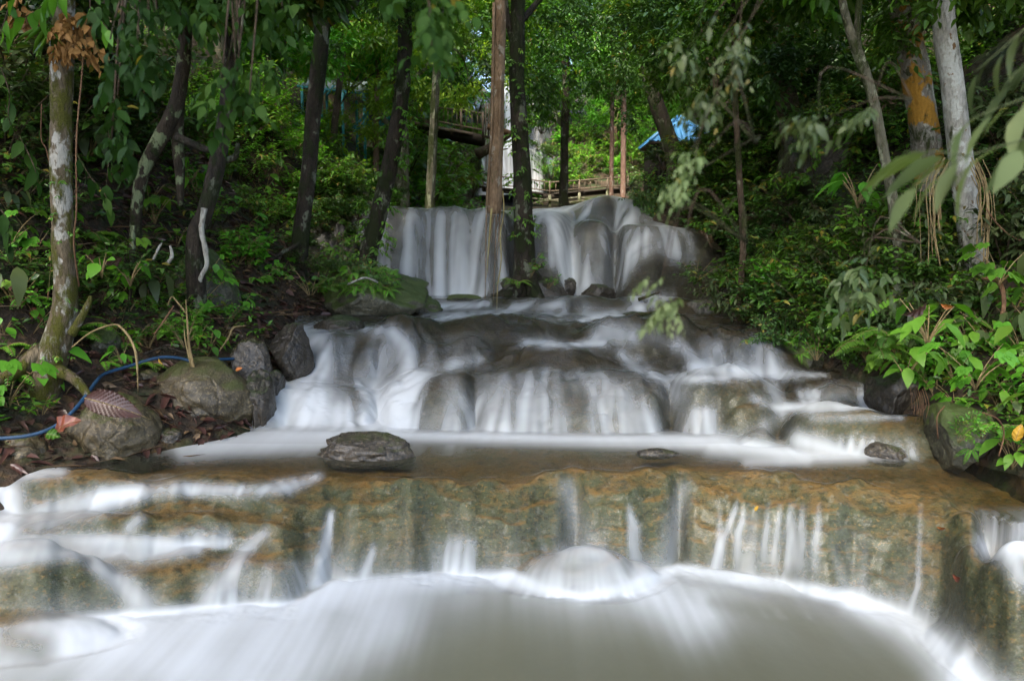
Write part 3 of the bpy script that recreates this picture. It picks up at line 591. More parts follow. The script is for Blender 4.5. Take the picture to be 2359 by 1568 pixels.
stroke([(1300, 1275), (1340, 1266), (1390, 1275)], 12, .35, 'screen', (5, 6.6))
_m = ((YYg > 7.4) & (YYg < 11.5)) * 1.0; F = blur(F, 3, 3) * (1 - _m) + blur(F, 7, 5) * _m
_h2 = np.exp(-((PXg - 1345) / 130) ** 4 - ((PYg - 1315) / 48) ** 4) * (YYg < 6.4); F = F * (1 - .75 * _h2) + .75 * _h2 * blur(F, 15, 31)
F = F * (1 - .15 * _m) * (1 - .10 * (YYg > 14)); F = np.clip(F, 0, .985)
# foam stands up a little over the calm water
WZ = WZ + np.where(YYg < 7.9, .030 * blur(blur(F, 15, 25), 15, 25) * sstep(.03, .10, DEPTH), 0) + .006 * fbm(X * 2.2, YYg * 1.1, 0, 77, 3) * (F * .8 + .2) * (YYg < 7.6)
murk = np.where(YYg < 6.6, .9 * np.clip(DEPTH / .10, 0, 1) * (WZ < .2), .30 * sstep(.05, .16, DEPTH))
X = fan_x(PXg, YYg, WZ); XB = fan_x(PXg, YYg, BEDR)
_n = 1 / np.sqrt(1 + (.6 * SLOPE) ** 2); OFF = (.010 + .016 * sstep(.3, 1.6, SLOPE)) * sstep(.25, .8, SLOPE) * np.where(YYg < 7, .5, 1)
YW = YYg - OFF * np.clip(blur(dzdy, 9, 9), -3, 3) * _n; XW = X - OFF * np.clip(blur(dzdx, 9, 9), -3, 3) * _n
jj, ii = np.mgrid[0:NY - 1, 0:NPX - 1]; q0 = jj * NPX + ii
QUADS = np.stack([q0, q0 + 1, q0 + NPX + 1, q0 + NPX], -1)
ymid = YYg[:-1, :-1]
def sheet(name, XX, ZZ, mask, mat, attrs, YY=YYg):
    f = QUADS[mask]; used, inv = np.unique(f.ravel(), return_inverse=True)
    v = np.stack([XX.ravel(), YY.ravel(), ZZ.ravel()], -1)[used]
    return link(name, mesh_np(name, v, [inv.reshape(-1, 4)], True, {k: a.ravel()[used] for k, a in attrs.items()}), mat)

def bed_mat():
    b = NB('travertine'); P = b.pos()
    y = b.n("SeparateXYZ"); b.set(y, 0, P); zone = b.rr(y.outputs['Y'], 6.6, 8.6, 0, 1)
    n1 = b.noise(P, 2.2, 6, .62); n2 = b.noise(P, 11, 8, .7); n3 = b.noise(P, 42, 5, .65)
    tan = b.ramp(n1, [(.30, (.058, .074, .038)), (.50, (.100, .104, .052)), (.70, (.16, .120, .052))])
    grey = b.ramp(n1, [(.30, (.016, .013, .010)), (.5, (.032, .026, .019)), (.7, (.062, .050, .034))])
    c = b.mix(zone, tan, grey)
    nz = b.n("SeparateXYZ"); b.set(nz, 0, b.n("NewGeometry").outputs['Normal'])
    flat = b.math('MULTIPLY', b.rr(b.math('ADD', nz.outputs['Z'], b.math('MULTIPLY', b.math('SUBTRACT', n1, .5), .5)), .72, .98, 0, 1), 1.0)
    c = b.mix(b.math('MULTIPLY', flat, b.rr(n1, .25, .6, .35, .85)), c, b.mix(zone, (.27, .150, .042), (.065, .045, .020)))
    steep = b.rr(nz.outputs['Z'], .96, .5, 0, 1)
    mf = b.math('MULTIPLY', steep, b.rr(b.noise(P, 4.5, 8, .72), .40, .60, 0, .9)); mf = b.math('MULTIPLY', mf, b.rr(zone, 0, 1, 1, .3))
    c = b.mix(mf, c, b.mix(n3, (.036, .050, .022), (.12, .135, .065)))
    c = b.mix(b.rr(n2, .53, .62, 0, .75), c, b.mix(.75, c, (.020, .020, .010)))
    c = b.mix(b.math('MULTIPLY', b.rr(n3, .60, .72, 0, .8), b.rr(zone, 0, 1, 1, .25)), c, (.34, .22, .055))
    st = b.noise(b.scale(P, (2.2, 2.2, 6.0)), 7, 8, .75); gr = b.noise(b.scale(P, (1, 1, 1.6)), 26, 6, .7)
    fz = b.rr(zone, 0, 1, 1, .25)
    c = b.mix(b.math('MULTIPLY', b.rr(st, .50, .60, 0, .85), fz), c, b.mix(n3, (.016, .022, .010), (.05, .058, .026)))
    c = b.mix(b.math('MULTIPLY', b.rr(gr, .55, .66, 0, .8), fz), c, (.27, .165, .045))
    c = b.mix(b.math('MULTIPLY', b.rr(b.noise(P, 17, 6, .7), .56, .66, 0, .6), fz), c, (.24, .24, .19))
    h = b.math('ADD', b.math('MULTIPLY', n2, .7), b.math('ADD', b.math('MULTIPLY', st, .6), b.math('MULTIPLY', n3, .35)))
    return b.end(b.bsdf(c, .5, b.bump(h, .9, .04), spec=.4))
def water_mat():
    b = NB('water'); F_ = b.attr('foam'); D = b.attr('depth'); MK = b.attr('murk')
    tr = b.n("BsdfTransparent"); b.set(tr, 'Color', b.mix(b.rr(D, 0, .22, 0, 1), (.97, .97, .95), (.60, .55, .42)))
    mu = b.n("BsdfDiffuse"); b.set(mu, 'Color', (.13, .13, .085, 1))
    body = b.shader_mix(b.math('MULTIPLY', MK, .8), tr.outputs[0], mu.outputs[0])
    P = b.pos(); hb = b.noise(b.scale(P, (2.0, 1.0, 2.0)), 3.0, 3, .5)
    gl = b.n("BsdfGlossy", i_Roughness=.30); b.set(gl, 'Normal', b.bump(hb, .12, .05))
    fr = b.n("Fresnel", i_IOR=1.33); b.set(fr, 'Normal', b.bump(hb, .12, .05))
    body = b.shader_mix(b.math('MULTIPLY', fr.outputs[0], .65), body, gl.outputs[0])
    fo = b.n("BsdfDiffuse"); b.set(fo, 'Color', (.72, .75, .77, 1))
    ft = b.n("BsdfTranslucent"); b.set(ft, 'Color', (.62, .66, .69, 1))
    foam = b.shader_mix(.25, fo.outputs[0], ft.outputs[0])
    return b.end(b.shader_mix(F_, body, foam))
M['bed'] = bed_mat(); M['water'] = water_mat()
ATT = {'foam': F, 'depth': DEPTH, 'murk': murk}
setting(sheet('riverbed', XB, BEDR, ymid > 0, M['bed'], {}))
mU = (ymid > KYf[None, :-1, 7] - .03) & (ymid < KYf[None, :-1, 9])
mU &= (PXg[:-1, :-1] > 800) & (PXg[:-1, :-1] < 1620)
mC = (ymid > KYf[None, :-1, 2] - .02) & (ymid < KYf[None, :-1, 5] + .25) & (PXg[:-1, :-1] > 600) & (PXg[:-1, :-1] < 1800)
setting(sheet('water', XW, WZ, ~(mU | mC), M['water'], ATT, YW))
tag(sheet('waterfall', XW, WZ, mU, M['water'], ATT, YW), 'wide silky waterfall curtain pouring over the rock wall behind the central trunk', 'waterfall')
tag(sheet('cascade', XW, WZ, mC, M['water'], ATT, YW), 'low cascade veiling the rounded rock domes above the calm brown pool', 'cascade')
# ------------------------------------------------------------------ banks, valley sides and the hill behind
_yk = [0, 3, 5, 6.3, 6.9, 7.6, 8.2, 8.9, 9.6, 11.2, 13.5, 15.3, 16.5, 20, 30, 45, 120]
_xl = [-4.2, -4.0, -3.8, -3.75, -3.15, -2.75, -2.75, -2.7, -2.7, -2.75, -2.75, -2.75, -2.9, -2.7, -1.9, -3.2, -3]
_xr = [5.2, 4.6, 4.1, 4.0, 3.75, 3.75, 3.75, 3.7, 3.35, 3.0, 3.25, 3.35, 3.0, 3.6, 4.8, 7.5, 5]
_zs = [-.2, -.1, .05, .5, .55, .62, .72, 1.0, 1.3, 1.42, 1.48, 1.5, 3.15, 3.2, 3.5, 4.6, 6]
def terr(x, y, fine=True):
    x = np.asarray(x, float); y = np.asarray(y, float)
    wob = .25 * vn(y * .9, 3.3, 0, 41)
    xl, xr, zs = np.interp(y, _yk, _xl) + wob, np.interp(y, _yk, _xr) - wob, np.interp(y, _yk, _zs)
    dl, dr = np.clip(xl - x, 0, None), np.clip(x - xr, 0, None)
    def rise(d, s1, s2, d1, top):
        return np.where(d < d1, s1 * d, s1 * d1 + s2 * (d - d1)) * (1 / (1 + (d / top) ** 2)) + np.where(d > top, .35 * (d - top), 0) + top * .5 * (d / top) ** 2 / (1 + (d / top) ** 2)
    nearl = np.interp(y, [0, 6, 9, 12, 16, 25], [.32, .36, .55, .8, .8, .6])
    zl = .10 * sstep(0, .25, dl) + rise(dl, nearl, 1.15, 1.5, 9)
    zr = .25 * sstep(0, .25, dr) + rise(dr, np.interp(y, [0, 6, 9, 14, 18, 30], [.7, .8, .75, .7, .8, .55]), .95, 1.5, 9)
    inside = np.minimum(np.clip((x - xl) / .5, 0, 1), np.clip((xr - x) / .5, 0, 1))
    z = zs + np.where(x < xl, zl, np.where(x > xr, zr, 0)) - .55 * inside * (y < 19) - .12 * (y < 19)
    d = np.maximum(dl, dr)
    amp = np.clip(d / 1.0, 0, 1)
    z = z + amp * (.38 * fbm(x * .45, y * .45, 0, 51, 3) + (.16 * fbm(x * 1.6, y * 1.6, 0, 57, 4) if fine else 0))
    z = z + np.clip(y - 44, 0, None) * .36 - np.where(y > 66, .16 * (y - 66), 0)
    z = z - 2.6 * np.exp(-((x + 7.6) / 4.5) ** 2 - ((y - 28) / 7.5) ** 2)
    z = z - np.clip(2.0 - y, 0, None) * .06 * (np.abs(x) < 30)
    return z
gx_ = np.concatenate([np.arange(-45, -12, .8), np.arange(-12, 12, .16), np.arange(12, 45.1, .8)]); gy_ = np.concatenate([np.arange(-12, 4, .5), np.arange(4, 18, .12), np.arange(18, 40, .4), np.arange(40, 110, 1.5)])
GX, GY = np.meshgrid(gx_, gy_); GZ = terr(GX, GY)
_j, _i = np.mgrid[0:len(gy_) - 1, 0:len(gx_) - 1]; _q = _j * len(gx_) + _i
setting(link('ground', mesh_np('ground', np.stack([GX.ravel(), GY.ravel(), GZ.ravel()], -1), [np.stack([_q, _q + 1, _q + len(gx_) + 1, _q + len(gx_)], -1).reshape(-1, 4)]), M['floor']))
def bedz(x, y):
    if 4 < y < 18:
        i = np.clip(((x / y) * FX * .99 + 1179 - PX0) / (PX1 - PX0) * (NPX - 1), 0, NPX - 1); j = np.clip(np.searchsorted(yy, y), 0, NY - 1)
        return BEDR[int(j), int(i)]
    return -9
def gz(x, y): return float(max(terr(x, y), bedz(x, y)))
_ys = np.concatenate([np.arange(4.2, 20, .06), np.arange(20, 90, .4)])
def hit(px_, py_, ymin=0, ymax=90):
    """where the line of sight through (px_, py_) meets the banks"""
    a, b = (px_ - 1179) / FX, -(py_ - 784) / FX
    ysel = _ys[(_ys >= ymin) & (_ys <= ymax)]
    d = ysel / (_cp + b * _sp); x = a * d; z = CAM_H + d * (b * _cp - _sp)
    t = terr(x, ysel, True); k = np.argmax(t >= z)
    if t[k] < z[k]: return None
    return np.array((x[k], ysel[k], t[k]))

# ------------------------------------------------------------------ boulders
_bm = bmesh.new(); bmesh.ops.create_icosphere(_bm, subdivisions=5, radius=1); ICO = np.array([v.co[:] for v in _bm.verts]); ICOF = np.array([[v.index for v in f.verts] for f in _bm.faces]); _bm.free()
def rock(name, label, mat, px_, py_, y, w_, h_, dpt=None, seed=0, tilt=0.0, cuts=9, sink=.3, group=None, cat='rock', boxy=.84, rug=1.4):
    """px_, py_: where the foot's middle is seen; w_, h_: seen size in picture units"""
    rs = np.random.RandomState(seed + 100)
    s = y / FX
    W, H = w_ * s / 2, h_ * s
    D = dpt if dpt else W * .8
    d = ICO.copy()
    for k in range(cuts):
        n = norm(rs.normal(size=3) * (1, 1, .8)); lim = rs.uniform(boxy - .22, boxy + .10)
        over = np.clip(d @ n - lim, 0, None); d = d - over[:, None] * n * .96
    d = d * (1 + .10 * rug * fbm(ICO[:, 0] * 1.6, ICO[:, 1] * 1.6, ICO[:, 2] * 1.6, seed, 5)[:, None] + .06 * rug * fbm(ICO[:, 0] * 6, ICO[:, 1] * 6, ICO[:, 2] * 6, seed + 3, 5)[:, None])
    d = d / np.abs(d).max(0)
    v = d * (W, D, H / (2 - sink * 2) * 1.0)
    if tilt:
        c, si = math.cos(tilt), math.sin(tilt); v = np.stack([v[:, 0] * c - v[:, 2] * si, v[:, 1], v[:, 0] * si + v[:, 2] * c], -1)
    base = V(px_, py_, y)
    zr = v[:, 2].max()
    o = link(name, mesh_np(name, v, [ICOF]), M[mat])
    o.location = (base[0], base[1] + D * .55, base[2] + H - zr)
    return tag(o, label, cat, group)
rock('boulder', 'big brown angular boulder on the bank beside the blue hose, lapped by the pool', 'rock_tan', 450, 990, 7.9, 270, 165, .60, 1, -.06, 7, .2, boxy=.9)
rock('boulder', 'mossy tan boulder with a large brown dead leaf lying on top', 'rock_tan', 240, 1082, 7.0, 220, 168, .45, 52, .05, 8, .2, boxy=.88)
rock('rock', 'rough tan rock under the end of the blue hose at the water edge', 'rock_tan', 20, 1088, 6.6, 150, 85, .3, 3, 0, 9, .25, rug=1.5)
rock('rock', 'rounded grey brown stone above the blue hose below the mossy trunk', 'rock_tan', 72, 1003, 7.2, 105, 80, .25, 4, .25, 7, .3)
rock('rock', 'small dark stone behind the curled red leaf', 'rock_dark', 138, 1005, 7.5, 50, 75, .2, 5)
rock('rock', 'crumbly little rock between two tan boulders at the waterline', 'rock_tan', 118, 1082, 6.9, 70, 55, .2, 6, rug=1.6)
rock('rock', 'low stone behind the boulder that carries the dead leaf', 'rock_tan', 275, 960, 7.7, 80, 70, .25, 7)
rock('boulder', 'smooth dark grey boulder at the forest edge above the stream', 'rock_wet', 588, 748, 11.4, 108, 92, .35, 8, 0, 7, .25)
rock('rock', 'angular brown rock with an orange stain beside the black wet rock', 'rock_brown', 518, 845, 9.3, 110, 98, .3, 9, 0, 10)
rock('rock', 'blocky dark rock stacked above the small side trickle', 'rock_wet', 562, 800, 9.8, 66, 62, .25, 10, 0, 10)
rock('rock', 'pale flat topped rock below the smooth grey boulder', 'rock_grey', 545, 765, 10.6, 75, 38, .25, 11, 0, 10)
rock('boulder', 'black wet rock standing in the heavy side of the cascade', 'rock_dark', 668, 862, 9.0, 112, 118, .32, 12, .06, 8, .2, boxy=.8)
rock('rock', 'dark brown rock wedged beside the small side trickle', 'rock_wet', 572, 905, 8.6, 112, 125, .28, 13, 0, 9)
rock('rock', 'wet grey rock at the foot of the side trickle', 'rock_dark', 590, 985, 8.1, 78, 135, .25, 14, 0, 7)
rock('rock', 'small round wet rock inside the side trickle', 'rock_dark', 628, 915, 8.5, 46, 62, .2, 15, 0, 5)
rock('rock', 'dark brown flat rock upstream of the heavy fall', 'rock_dark', 775, 778, 10.3, 125, 52, .3, 16, 0, 8)
rock('rock_island', 'large mossy rock island overgrown with plants in front of the waterfall', 'rock_moss', 840, 752, 12.0, 285, 150, .95, 17, -.14, 8, .25, boxy=.84, rug=2.0)
rock('rock', 'dark tapering rock shoulder beside the overgrown island', 'rock_moss', 945, 735, 12.4, 150, 70, .4, 18, -.2, 6, .3, boxy=.9, rug=2.2)
rock('rock', 'small dark rock poking from the water under the waterfall curtain', 'rock_moss', 1070, 698, 14.2, 85, 20, .2, 19, 0, 8, rug=1.6)
rock('rock', 'dark root covered rock carrying the central trunk', 'rock_dark', 1238, 708, 13.9, 178, 70, .45, 20, -.1, 9, rug=1.5)
rock('rock', 'dark jagged rock beside the central trunk at the falls', 'rock_dark', 1292, 684, 14.5, 80, 46, .3, 21, 0, 9, rug=1.6)
rock('rock', 'jagged dark rock standing alone before the falling lobes', 'rock_dark', 1375, 700, 13.9, 92, 46, .3, 22, -.05, 9, rug=1.7)
rock('boulder', 'wet brown rock alone in the calm pool above the front ledge', 'rock_wet', 838, 1062, 6.95, 245, 58, .30, 23, -.05, 6, .36, boxy=.85, rug=1.9)
rock('rock', 'nearly sunken flat rock in the pool below the domes', 'rock_wet', 1515, 1052, 7.05, 105, 17, .10, 24, 0, 5, .4, boxy=.9, rug=2.2)
rock('rock', 'little brown rounded rock at the foot of the side cascade', 'rock_wet', 2048, 1068, 6.95, 108, 46, .2, 25, 0, 5, .3, boxy=.9, rug=1.6)
rock('boulder', 'moss covered boulder with seedlings at the water edge under big leaves', 'rock_moss', 2232, 1082, 6.7, 172, 142, .42, 26, .05, 8, .25)
rock('rock', 'dark undercut rock below the hanging fern clump', 'rock_dark', 2072, 968, 7.7, 110, 108, .35, 27, 0, 10, rug=1.5)
rock('boulder', 'long mossy rock wall beside the curtain shaped side fall', 'rock_moss', 1850, 866, 9.2, 165, 92, .45, 28, 0, 9, boxy=.85)
rock('rock', 'grey rounded rock on the far bank under leafy shrubs', 'rock_grey', 1630, 748, 12.2, 120, 56, .35, 29, 0, 7)
rock('rock', 'dark flat rock with trapped driftwood beside the pale leaf spray', 'rock_dark', 1480, 752, 11.6, 130, 32, .3, 30, 0, 9, rug=1.5)
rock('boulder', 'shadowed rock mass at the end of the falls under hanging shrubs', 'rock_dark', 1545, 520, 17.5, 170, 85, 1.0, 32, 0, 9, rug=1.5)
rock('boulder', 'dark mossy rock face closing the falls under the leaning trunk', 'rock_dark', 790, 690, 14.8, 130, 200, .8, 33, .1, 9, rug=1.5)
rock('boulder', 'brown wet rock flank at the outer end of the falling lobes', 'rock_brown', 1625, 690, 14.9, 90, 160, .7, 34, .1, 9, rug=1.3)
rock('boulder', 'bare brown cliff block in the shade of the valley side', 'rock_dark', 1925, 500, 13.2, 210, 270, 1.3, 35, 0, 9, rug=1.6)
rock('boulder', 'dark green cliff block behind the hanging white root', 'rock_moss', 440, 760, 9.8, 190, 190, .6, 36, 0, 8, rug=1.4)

rock('rock', 'dark squat rock filling the gap behind the big brown boulder', 'rock_dark', 480, 905, 8.8, 120, 90, .35, 61, 0, 8)
rock('rock', 'dark tilted slab above the big brown boulder', 'rock_dark', 610, 800, 9.9, 80, 60, .3, 62, .2, 8)
rock('rock', 'small dark stone at the water edge under the big brown boulder', 'rock_wet', 372, 1022, 7.3, 90, 34, .18, 63, 0, 7, .35)
rock('rock', 'brownish cobble on the litter between the boulder and the mossy trunk', 'rock_tan', 330, 905, 8.0, 70, 52, .2, 64, 0, 7)
rock('rock', 'dark mossy stone above the hose near the bent dry stem', 'rock_moss', 232, 812, 8.1, 70, 55, .2, 65, 0, 7)
rock('rock', 'dim stone half buried on the bank below the cliff block', 'rock_moss', 370, 790, 8.9, 100, 75, .3, 66, 0, 8)
rock('rock', 'dark stone leaning on the smooth dark grey boulder', 'rock_dark', 520, 722, 11.3, 70, 70, .3, 67, 0, 8)
# ------------------------------------------------------------------ leaves, sprigs, shrubs, crowns
UP = np.array((0, 0, 1.0))
class Leaves:
    """collects leaf blades; every blade is folded along its midrib and droops"""
    def __init__(s): s.v, s.f4, s.f3, s.t, s.n = [], [], [], [], 0
    def add(s, b, d, n, L, W, tint, droop=.25, fold=.18, hi=False):
        b, d = np.atleast_2d(b), norm(np.atleast_2d(d)); N = len(b)
        n = norm(n - d * (n * d).sum(-1, keepdims=True)); r = np.cross(d, n)
        L, W = np.broadcast_to(L, (N,))[:, None], np.broadcast_to(W, (N,))[:, None]; droop = np.broadcast_to(droop, (N,))[:, None]
        def P(t, sd, wd): return b + d * L * t + r * W * sd * wd + n * (fold * W * abs(sd) * wd - droop * L * t * t)
        if hi:
            rows = [(0, 0), (.16, .62), (.38, 1.0), (.62, .82), (.83, .42)]
            vs = [P(0, 0, 0)]
            for t, wd in rows[1:]: vs += [P(t, -.5, wd), P(t, 0, 0), P(t, .5, wd)]
            vs.append(P(1, 0, 0)); k = len(vs)
            q, t3 = [], [(0, 2, 1), (0, 3, 2)]
            for a in range(3):
                o = 1 + a * 3; q += [(o, o + 1, o + 4, o + 3), (o + 1, o + 2, o + 5, o + 4)]
            o = 10; t3 += [(o, o + 1, k - 1), (o + 1, o + 2, k - 1)]
            base = s.n + np.arange(N)[:, None] * k
            s.f4 += [base + np.array(x) for x in q]; s.f3 += [base + np.array(x) for x in t3]
        else:
            vs = [P(0, 0, 0), P(.33, -.5, 1), P(.68, -.5, .72), P(1, 0, 0), P(.68, .5, .72), P(.33, .5, 1)]; k = 6
            base = s.n + np.arange(N)[:, None] * k
            s.f4 += [base + np.array((0, 1, 2, 3)), base + np.array((0, 3, 4, 5))]
        s.v.append(np.stack(vs, 1).reshape(-1, 3)); s.t.append(np.repeat(np.broadcast_to(tint, (N,)), k)); s.n += N * k
    def mesh(s, name):
        f = []
        if s.f4: f.append(np.vstack(s.f4))
        if s.f3: f.append(np.vstack(s.f3))
        return mesh_np(name, np.vstack(s.v), f, True, {'tint': np.concatenate(s.t)})
def rdir(rs, n, zmin=-1.0, zmax=1.0):
    z = rs.uniform(zmin, zmax, n); a = rs.uniform(0, 2 * PI, n); r = np.sqrt(np.clip(1 - z * z, 0, 1)); return np.stack([r * np.cos(a), r * np.sin(a), z], -1)
def sprig(lv, rs, P, D, L, nl, leafL, ratio=.45, droop=.3, spread=1.0, tint=(.1, .9), hi=False, hang=.15, tip=True):
    """leaves set in turn along twigs starting at P, pointing along D"""
    P, D = np.atleast_2d(P), norm(np.atleast_2d(D)); n = len(P); L = np.broadcast_to(L, (n,))
    t = (np.arange(nl) + .6) / nl; T = t[None, :] * np.ones((n, 1))
    side = norm(np.cross(D, UP + 1e-3 * rs.normal(size=(n, 3))))
    pos = P[:, None] + D[:, None] * (L[:, None] * T)[..., None] - UP * (.22 * L[:, None] * T ** 2)[..., None]
    sg = np.where(np.arange(nl) % 2 == 0, 1, -1)[None, :, None]
    d = D[:, None] * rs.uniform(.35, .8, (n, nl, 1)) + sg * side[:, None] * spread * rs.uniform(.6, 1.1, (n, nl, 1)) + rs.normal(0, .22, (n, nl, 3)) - UP * hang
    if tip: d[:, -1] = D + rs.normal(0, .15, (n, 3)) - UP * hang
    nrm = UP + rs.normal(0, .35, (n, nl, 3)) + .25 * D[:, None]
    ln = leafL * rs.uniform(.65, 1.2, (n, nl)) * (1 - .25 * np.abs(T - .5))
    base_t = rs.uniform(tint[0], tint[1], (n, 1)); tt = np.clip(base_t + rs.normal(0, .13, (n, nl)), 0, .995)
    tt = np.where(rs.rand(n, nl) < .008, 1.0, tt)
    lv.add(pos.reshape(-1, 3), d.reshape(-1, 3), nrm.reshape(-1, 3), ln.ravel(), ln.ravel() * ratio * rs.uniform(.85, 1.15, n * nl), tt.ravel(), droop * rs.uniform(.5, 1.5, n * nl), hi=hi)
def crown_mesh(name, seed, R=(3, 3, 2.2), clumps=60, twigs=26, nl=7, leafL=.16, ratio=.45, tl=.55, hollow=.35, hang=.2, hi=False):
    """an uneven crown: leaf clumps at branch ends with gaps between, each clump its own shade"""
    rs = np.random.RandomState(seed); lv = Leaves(); cs = []
    for k in range(clumps):
        u = rdir(rs, 1)[0] * rs.uniform(hollow, 1.0) ** .6 * (1 + .25 * vn(k * 1.7, seed, 0, 3))
        c = u * R; cs.append(c); r = rs.uniform(.45, 1.0)
        d = norm(rdir(rs, twigs, -.5, 1) + u * .6)
        P = c + rdir(rs, twigs) * rs.uniform(0, .45, (twigs, 1)) * r
        ct = rs.uniform(.05, .75)
        sprig(lv, rs, P, d, tl * rs.uniform(.6, 1.2, twigs), nl, leafL, ratio, .3, 1.0, (max(ct - .18, 0), min(ct + .18, .93)), hi, hang)
    me = lv.mesh(name); return me, np.array(cs)
def shrub_mesh(name, seed, H=.8, stems=9, nl=9, leafL=.14, ratio=.5, lean=.75, hi=True, hang=.2, side=4, tint=(.1, .9)):
    rs = np.random.RandomState(seed); lv = Leaves(); mb = MB()
    for k in range(stems):
        a = rs.uniform(0, 2 * PI); d0 = norm(np.array((math.cos(a) * lean * rs.uniform(.2, 1.2), math.sin(a) * lean * rs.uniform(.2, 1.2), 1)))
        l = H * rs.uniform(.55, 1.15); p0 = np.array((math.cos(a), math.sin(a), 0)) * .06 * H
        t = np.linspace(0, 1, 5)[:, None]; out = np.array((math.cos(a), math.sin(a), -.35))
        pts = p0 + d0 * l * t + out * (.35 * l * lean * t ** 2)
        mb.tube(pts, np.linspace(.010, .004, 5) * (H / .8), 5, seed=k)
        tang = norm(pts[-1] - pts[-2])
        sprig(lv, rs, pts[2][None], tang[None], l * .6, nl, leafL, ratio, .35, 1.0, tint, hi, hang)
        for q in range(side):
            f = rs.uniform(.35, .95); i = min(int(f * 4), 3); p = pts[i] + (pts[i + 1] - pts[i]) * (f * 4 - i)
            dd = norm(rdir(rs, 1, -.1, .7)[0] + tang * .5); ll = l * rs.uniform(.25, .5)
            mb.tube([p, p + dd * ll * .6], [.004, .002], 4)
            sprig(lv, rs, p[None], dd[None], ll, max(nl - 3, 3), leafL * .9, ratio, .35, 1.0, tint, hi, hang)
    return lv.mesh(name + '_foliage'), mb.mesh(name + '_stem')
def fern_mesh(name, seed, L=.7, fronds=9, pin=17, lw=.13, rise=.9):
    rs = np.random.RandomState(seed); lv = Leaves(); mb = MB()
    for k in range(fronds):
        a = 2 * PI * k / fronds + rs.uniform(-.3, .3); l = L * rs.uniform(.6, 1.15); o = np.array((math.cos(a), math.sin(a), 0)); e = rs.uniform(.5, 1.2) * rise
        t = np.linspace(0, 1, 7)[:, None]; pts = o * l * t * .95 + UP * l * (e * t - (e * .75 + .25) * t ** 2)
        mb.tube(pts, np.linspace(.005, .0015, 7), 4)
        tt = np.linspace(.12, .98, pin); i = np.minimum((tt * 6).astype(int), 5); fr = (tt * 6 - i)[:, None]
        pp = pts[i] * (1 - fr) + pts[i + 1] * fr; tg = norm(pts[i + 1] - pts[i]); sd = norm(np.cross(tg, UP))
        w_ = lw * L / .7 * np.sin(PI * (tt * .86 + .12)) ** .7 + .01; c = rs.uniform(.2, .85)
        for sgn in (1, -1): lv.add(pp, sd * sgn + tg * .45 - UP * .12, np.cross(sd, tg) + rs.normal(0, .12, (pin, 3)), w_, w_ * .30 + .006, np.clip(c + rs.normal(0, .07, pin), 0, .98), .25)
    return lv.mesh(name + '_foliage'), mb.mesh(name + '_stem')
def palm_leaf_mesh(name, seed, n=9, H=.55, R=.17, lobes=5):
    """plant with lobed leaves on long stalks"""
    rs = np.random.RandomState(seed); lv = Leaves(); mb = MB()
    for k in range(n):
        a = rs.uniform(0, 2 * PI); o = np.array((math.cos(a), math.sin(a), 0)); h = H * rs.uniform(.3, 1.1)
        t = np.linspace(0, 1, 5)[:, None]; pts = o * h * .75 * t ** 1.4 + UP * h * (t - .2 * t * t)
        mb.tube(pts, np.linspace(.007, .003, 5), 5); c = rs.uniform(.2, .95); r = R * rs.uniform(.6, 1.25); fwd = norm(o - UP * rs.uniform(.3, 1.0)); sd = np.cross(UP, o); nn = norm(np.cross(fwd, sd)); nn = nn if nn[2] > 0 else -nn
        for j, an in enumerate(np.linspace(-1.25, 1.25, lobes)):
            d = fwd * math.cos(an) + sd * math.sin(an); lv.add(pts[-1:], d[None], nn[None], r * (1 - .28 * abs(an)), r * .62, min(c + rs.normal(0, .03), .98), .2, .12, True)
    return lv.mesh(name + '_foliage'), mb.mesh(name + '_stem')
def big_leaf_mesh(name, seed, n=7, H=.5, L=.34, ratio=.5, droop=.45):
    rs = np.random.RandomState(seed); lv = Leaves(); mb = MB()
    for k in range(n):
        a = 2 * PI * k / n * 1.7 + rs.uniform(-.4, .4); o = np.array((math.cos(a), math.sin(a), 0)); h = H * rs.uniform(.35, 1.1)
        t = np.linspace(0, 1, 5)[:, None]; pts = o * h * .5 * t ** 1.3 + UP * h * (t - .15 * t * t)
        mb.tube(pts, np.linspace(.009, .004, 5), 5); l = L * rs.uniform(.6, 1.2)
        lv.add(pts[-1:], norm(o + UP * rs.uniform(-.8, .35))[None], (UP + .3 * o + rs.normal(0, .2, 3))[None], l, l * ratio, rs.uniform(.15, .95), droop * rs.uniform(.6, 1.4), .12, True)
    return lv.mesh(name + '_foliage'), mb.mesh(name + '_stem')
def with_mat(me, m): me.materials.append(M[m]); return me
# ------------------------------------------------------------------ trees
CR = {}
def crown_variant(key, mat, seed, **kw):
    me, cs = crown_mesh('crown_' + key, seed, **kw); CR[key] = (with_mat(me, mat), cs)
crown_variant('dark', 'leaf_dark', 1, clumps=54, twigs=24, leafL=.17, tl=.6)
crown_variant('dense', 'leaf_dark', 2, clumps=64, twigs=26, leafL=.13, tl=.5, R=(3, 3, 2.6))
crown_variant('mid', 'leaf_mid', 3, clumps=54, twigs=24, leafL=.15, tl=.55)
crown_variant('open', 'leaf_mid', 4, clumps=40, twigs=20, leafL=.19, tl=.65, R=(3.2, 3.2, 2.0), hang=.35)
crown_variant('bright', 'leaf_bright', 5, clumps=46, twigs=22, leafL=.18, tl=.6)
crown_variant('yellow', 'leaf_yellow', 6, clumps=50, twigs=22, leafL=.17, tl=.6)
crown_variant('big', 'leaf_dark', 7, clumps=30, twigs=16, nl=6, leafL=.30, ratio=.5, tl=.7, R=(2.6, 2.6, 1.6), hang=.45)
crown_variant('broad', 'leaf_mid', 8, clumps=24, twigs=12, nl=6, leafL=.27, ratio=.55, tl=.55, R=(1.6, 1.6, 1.0), hang=.4)
_rs = random.Random(5)
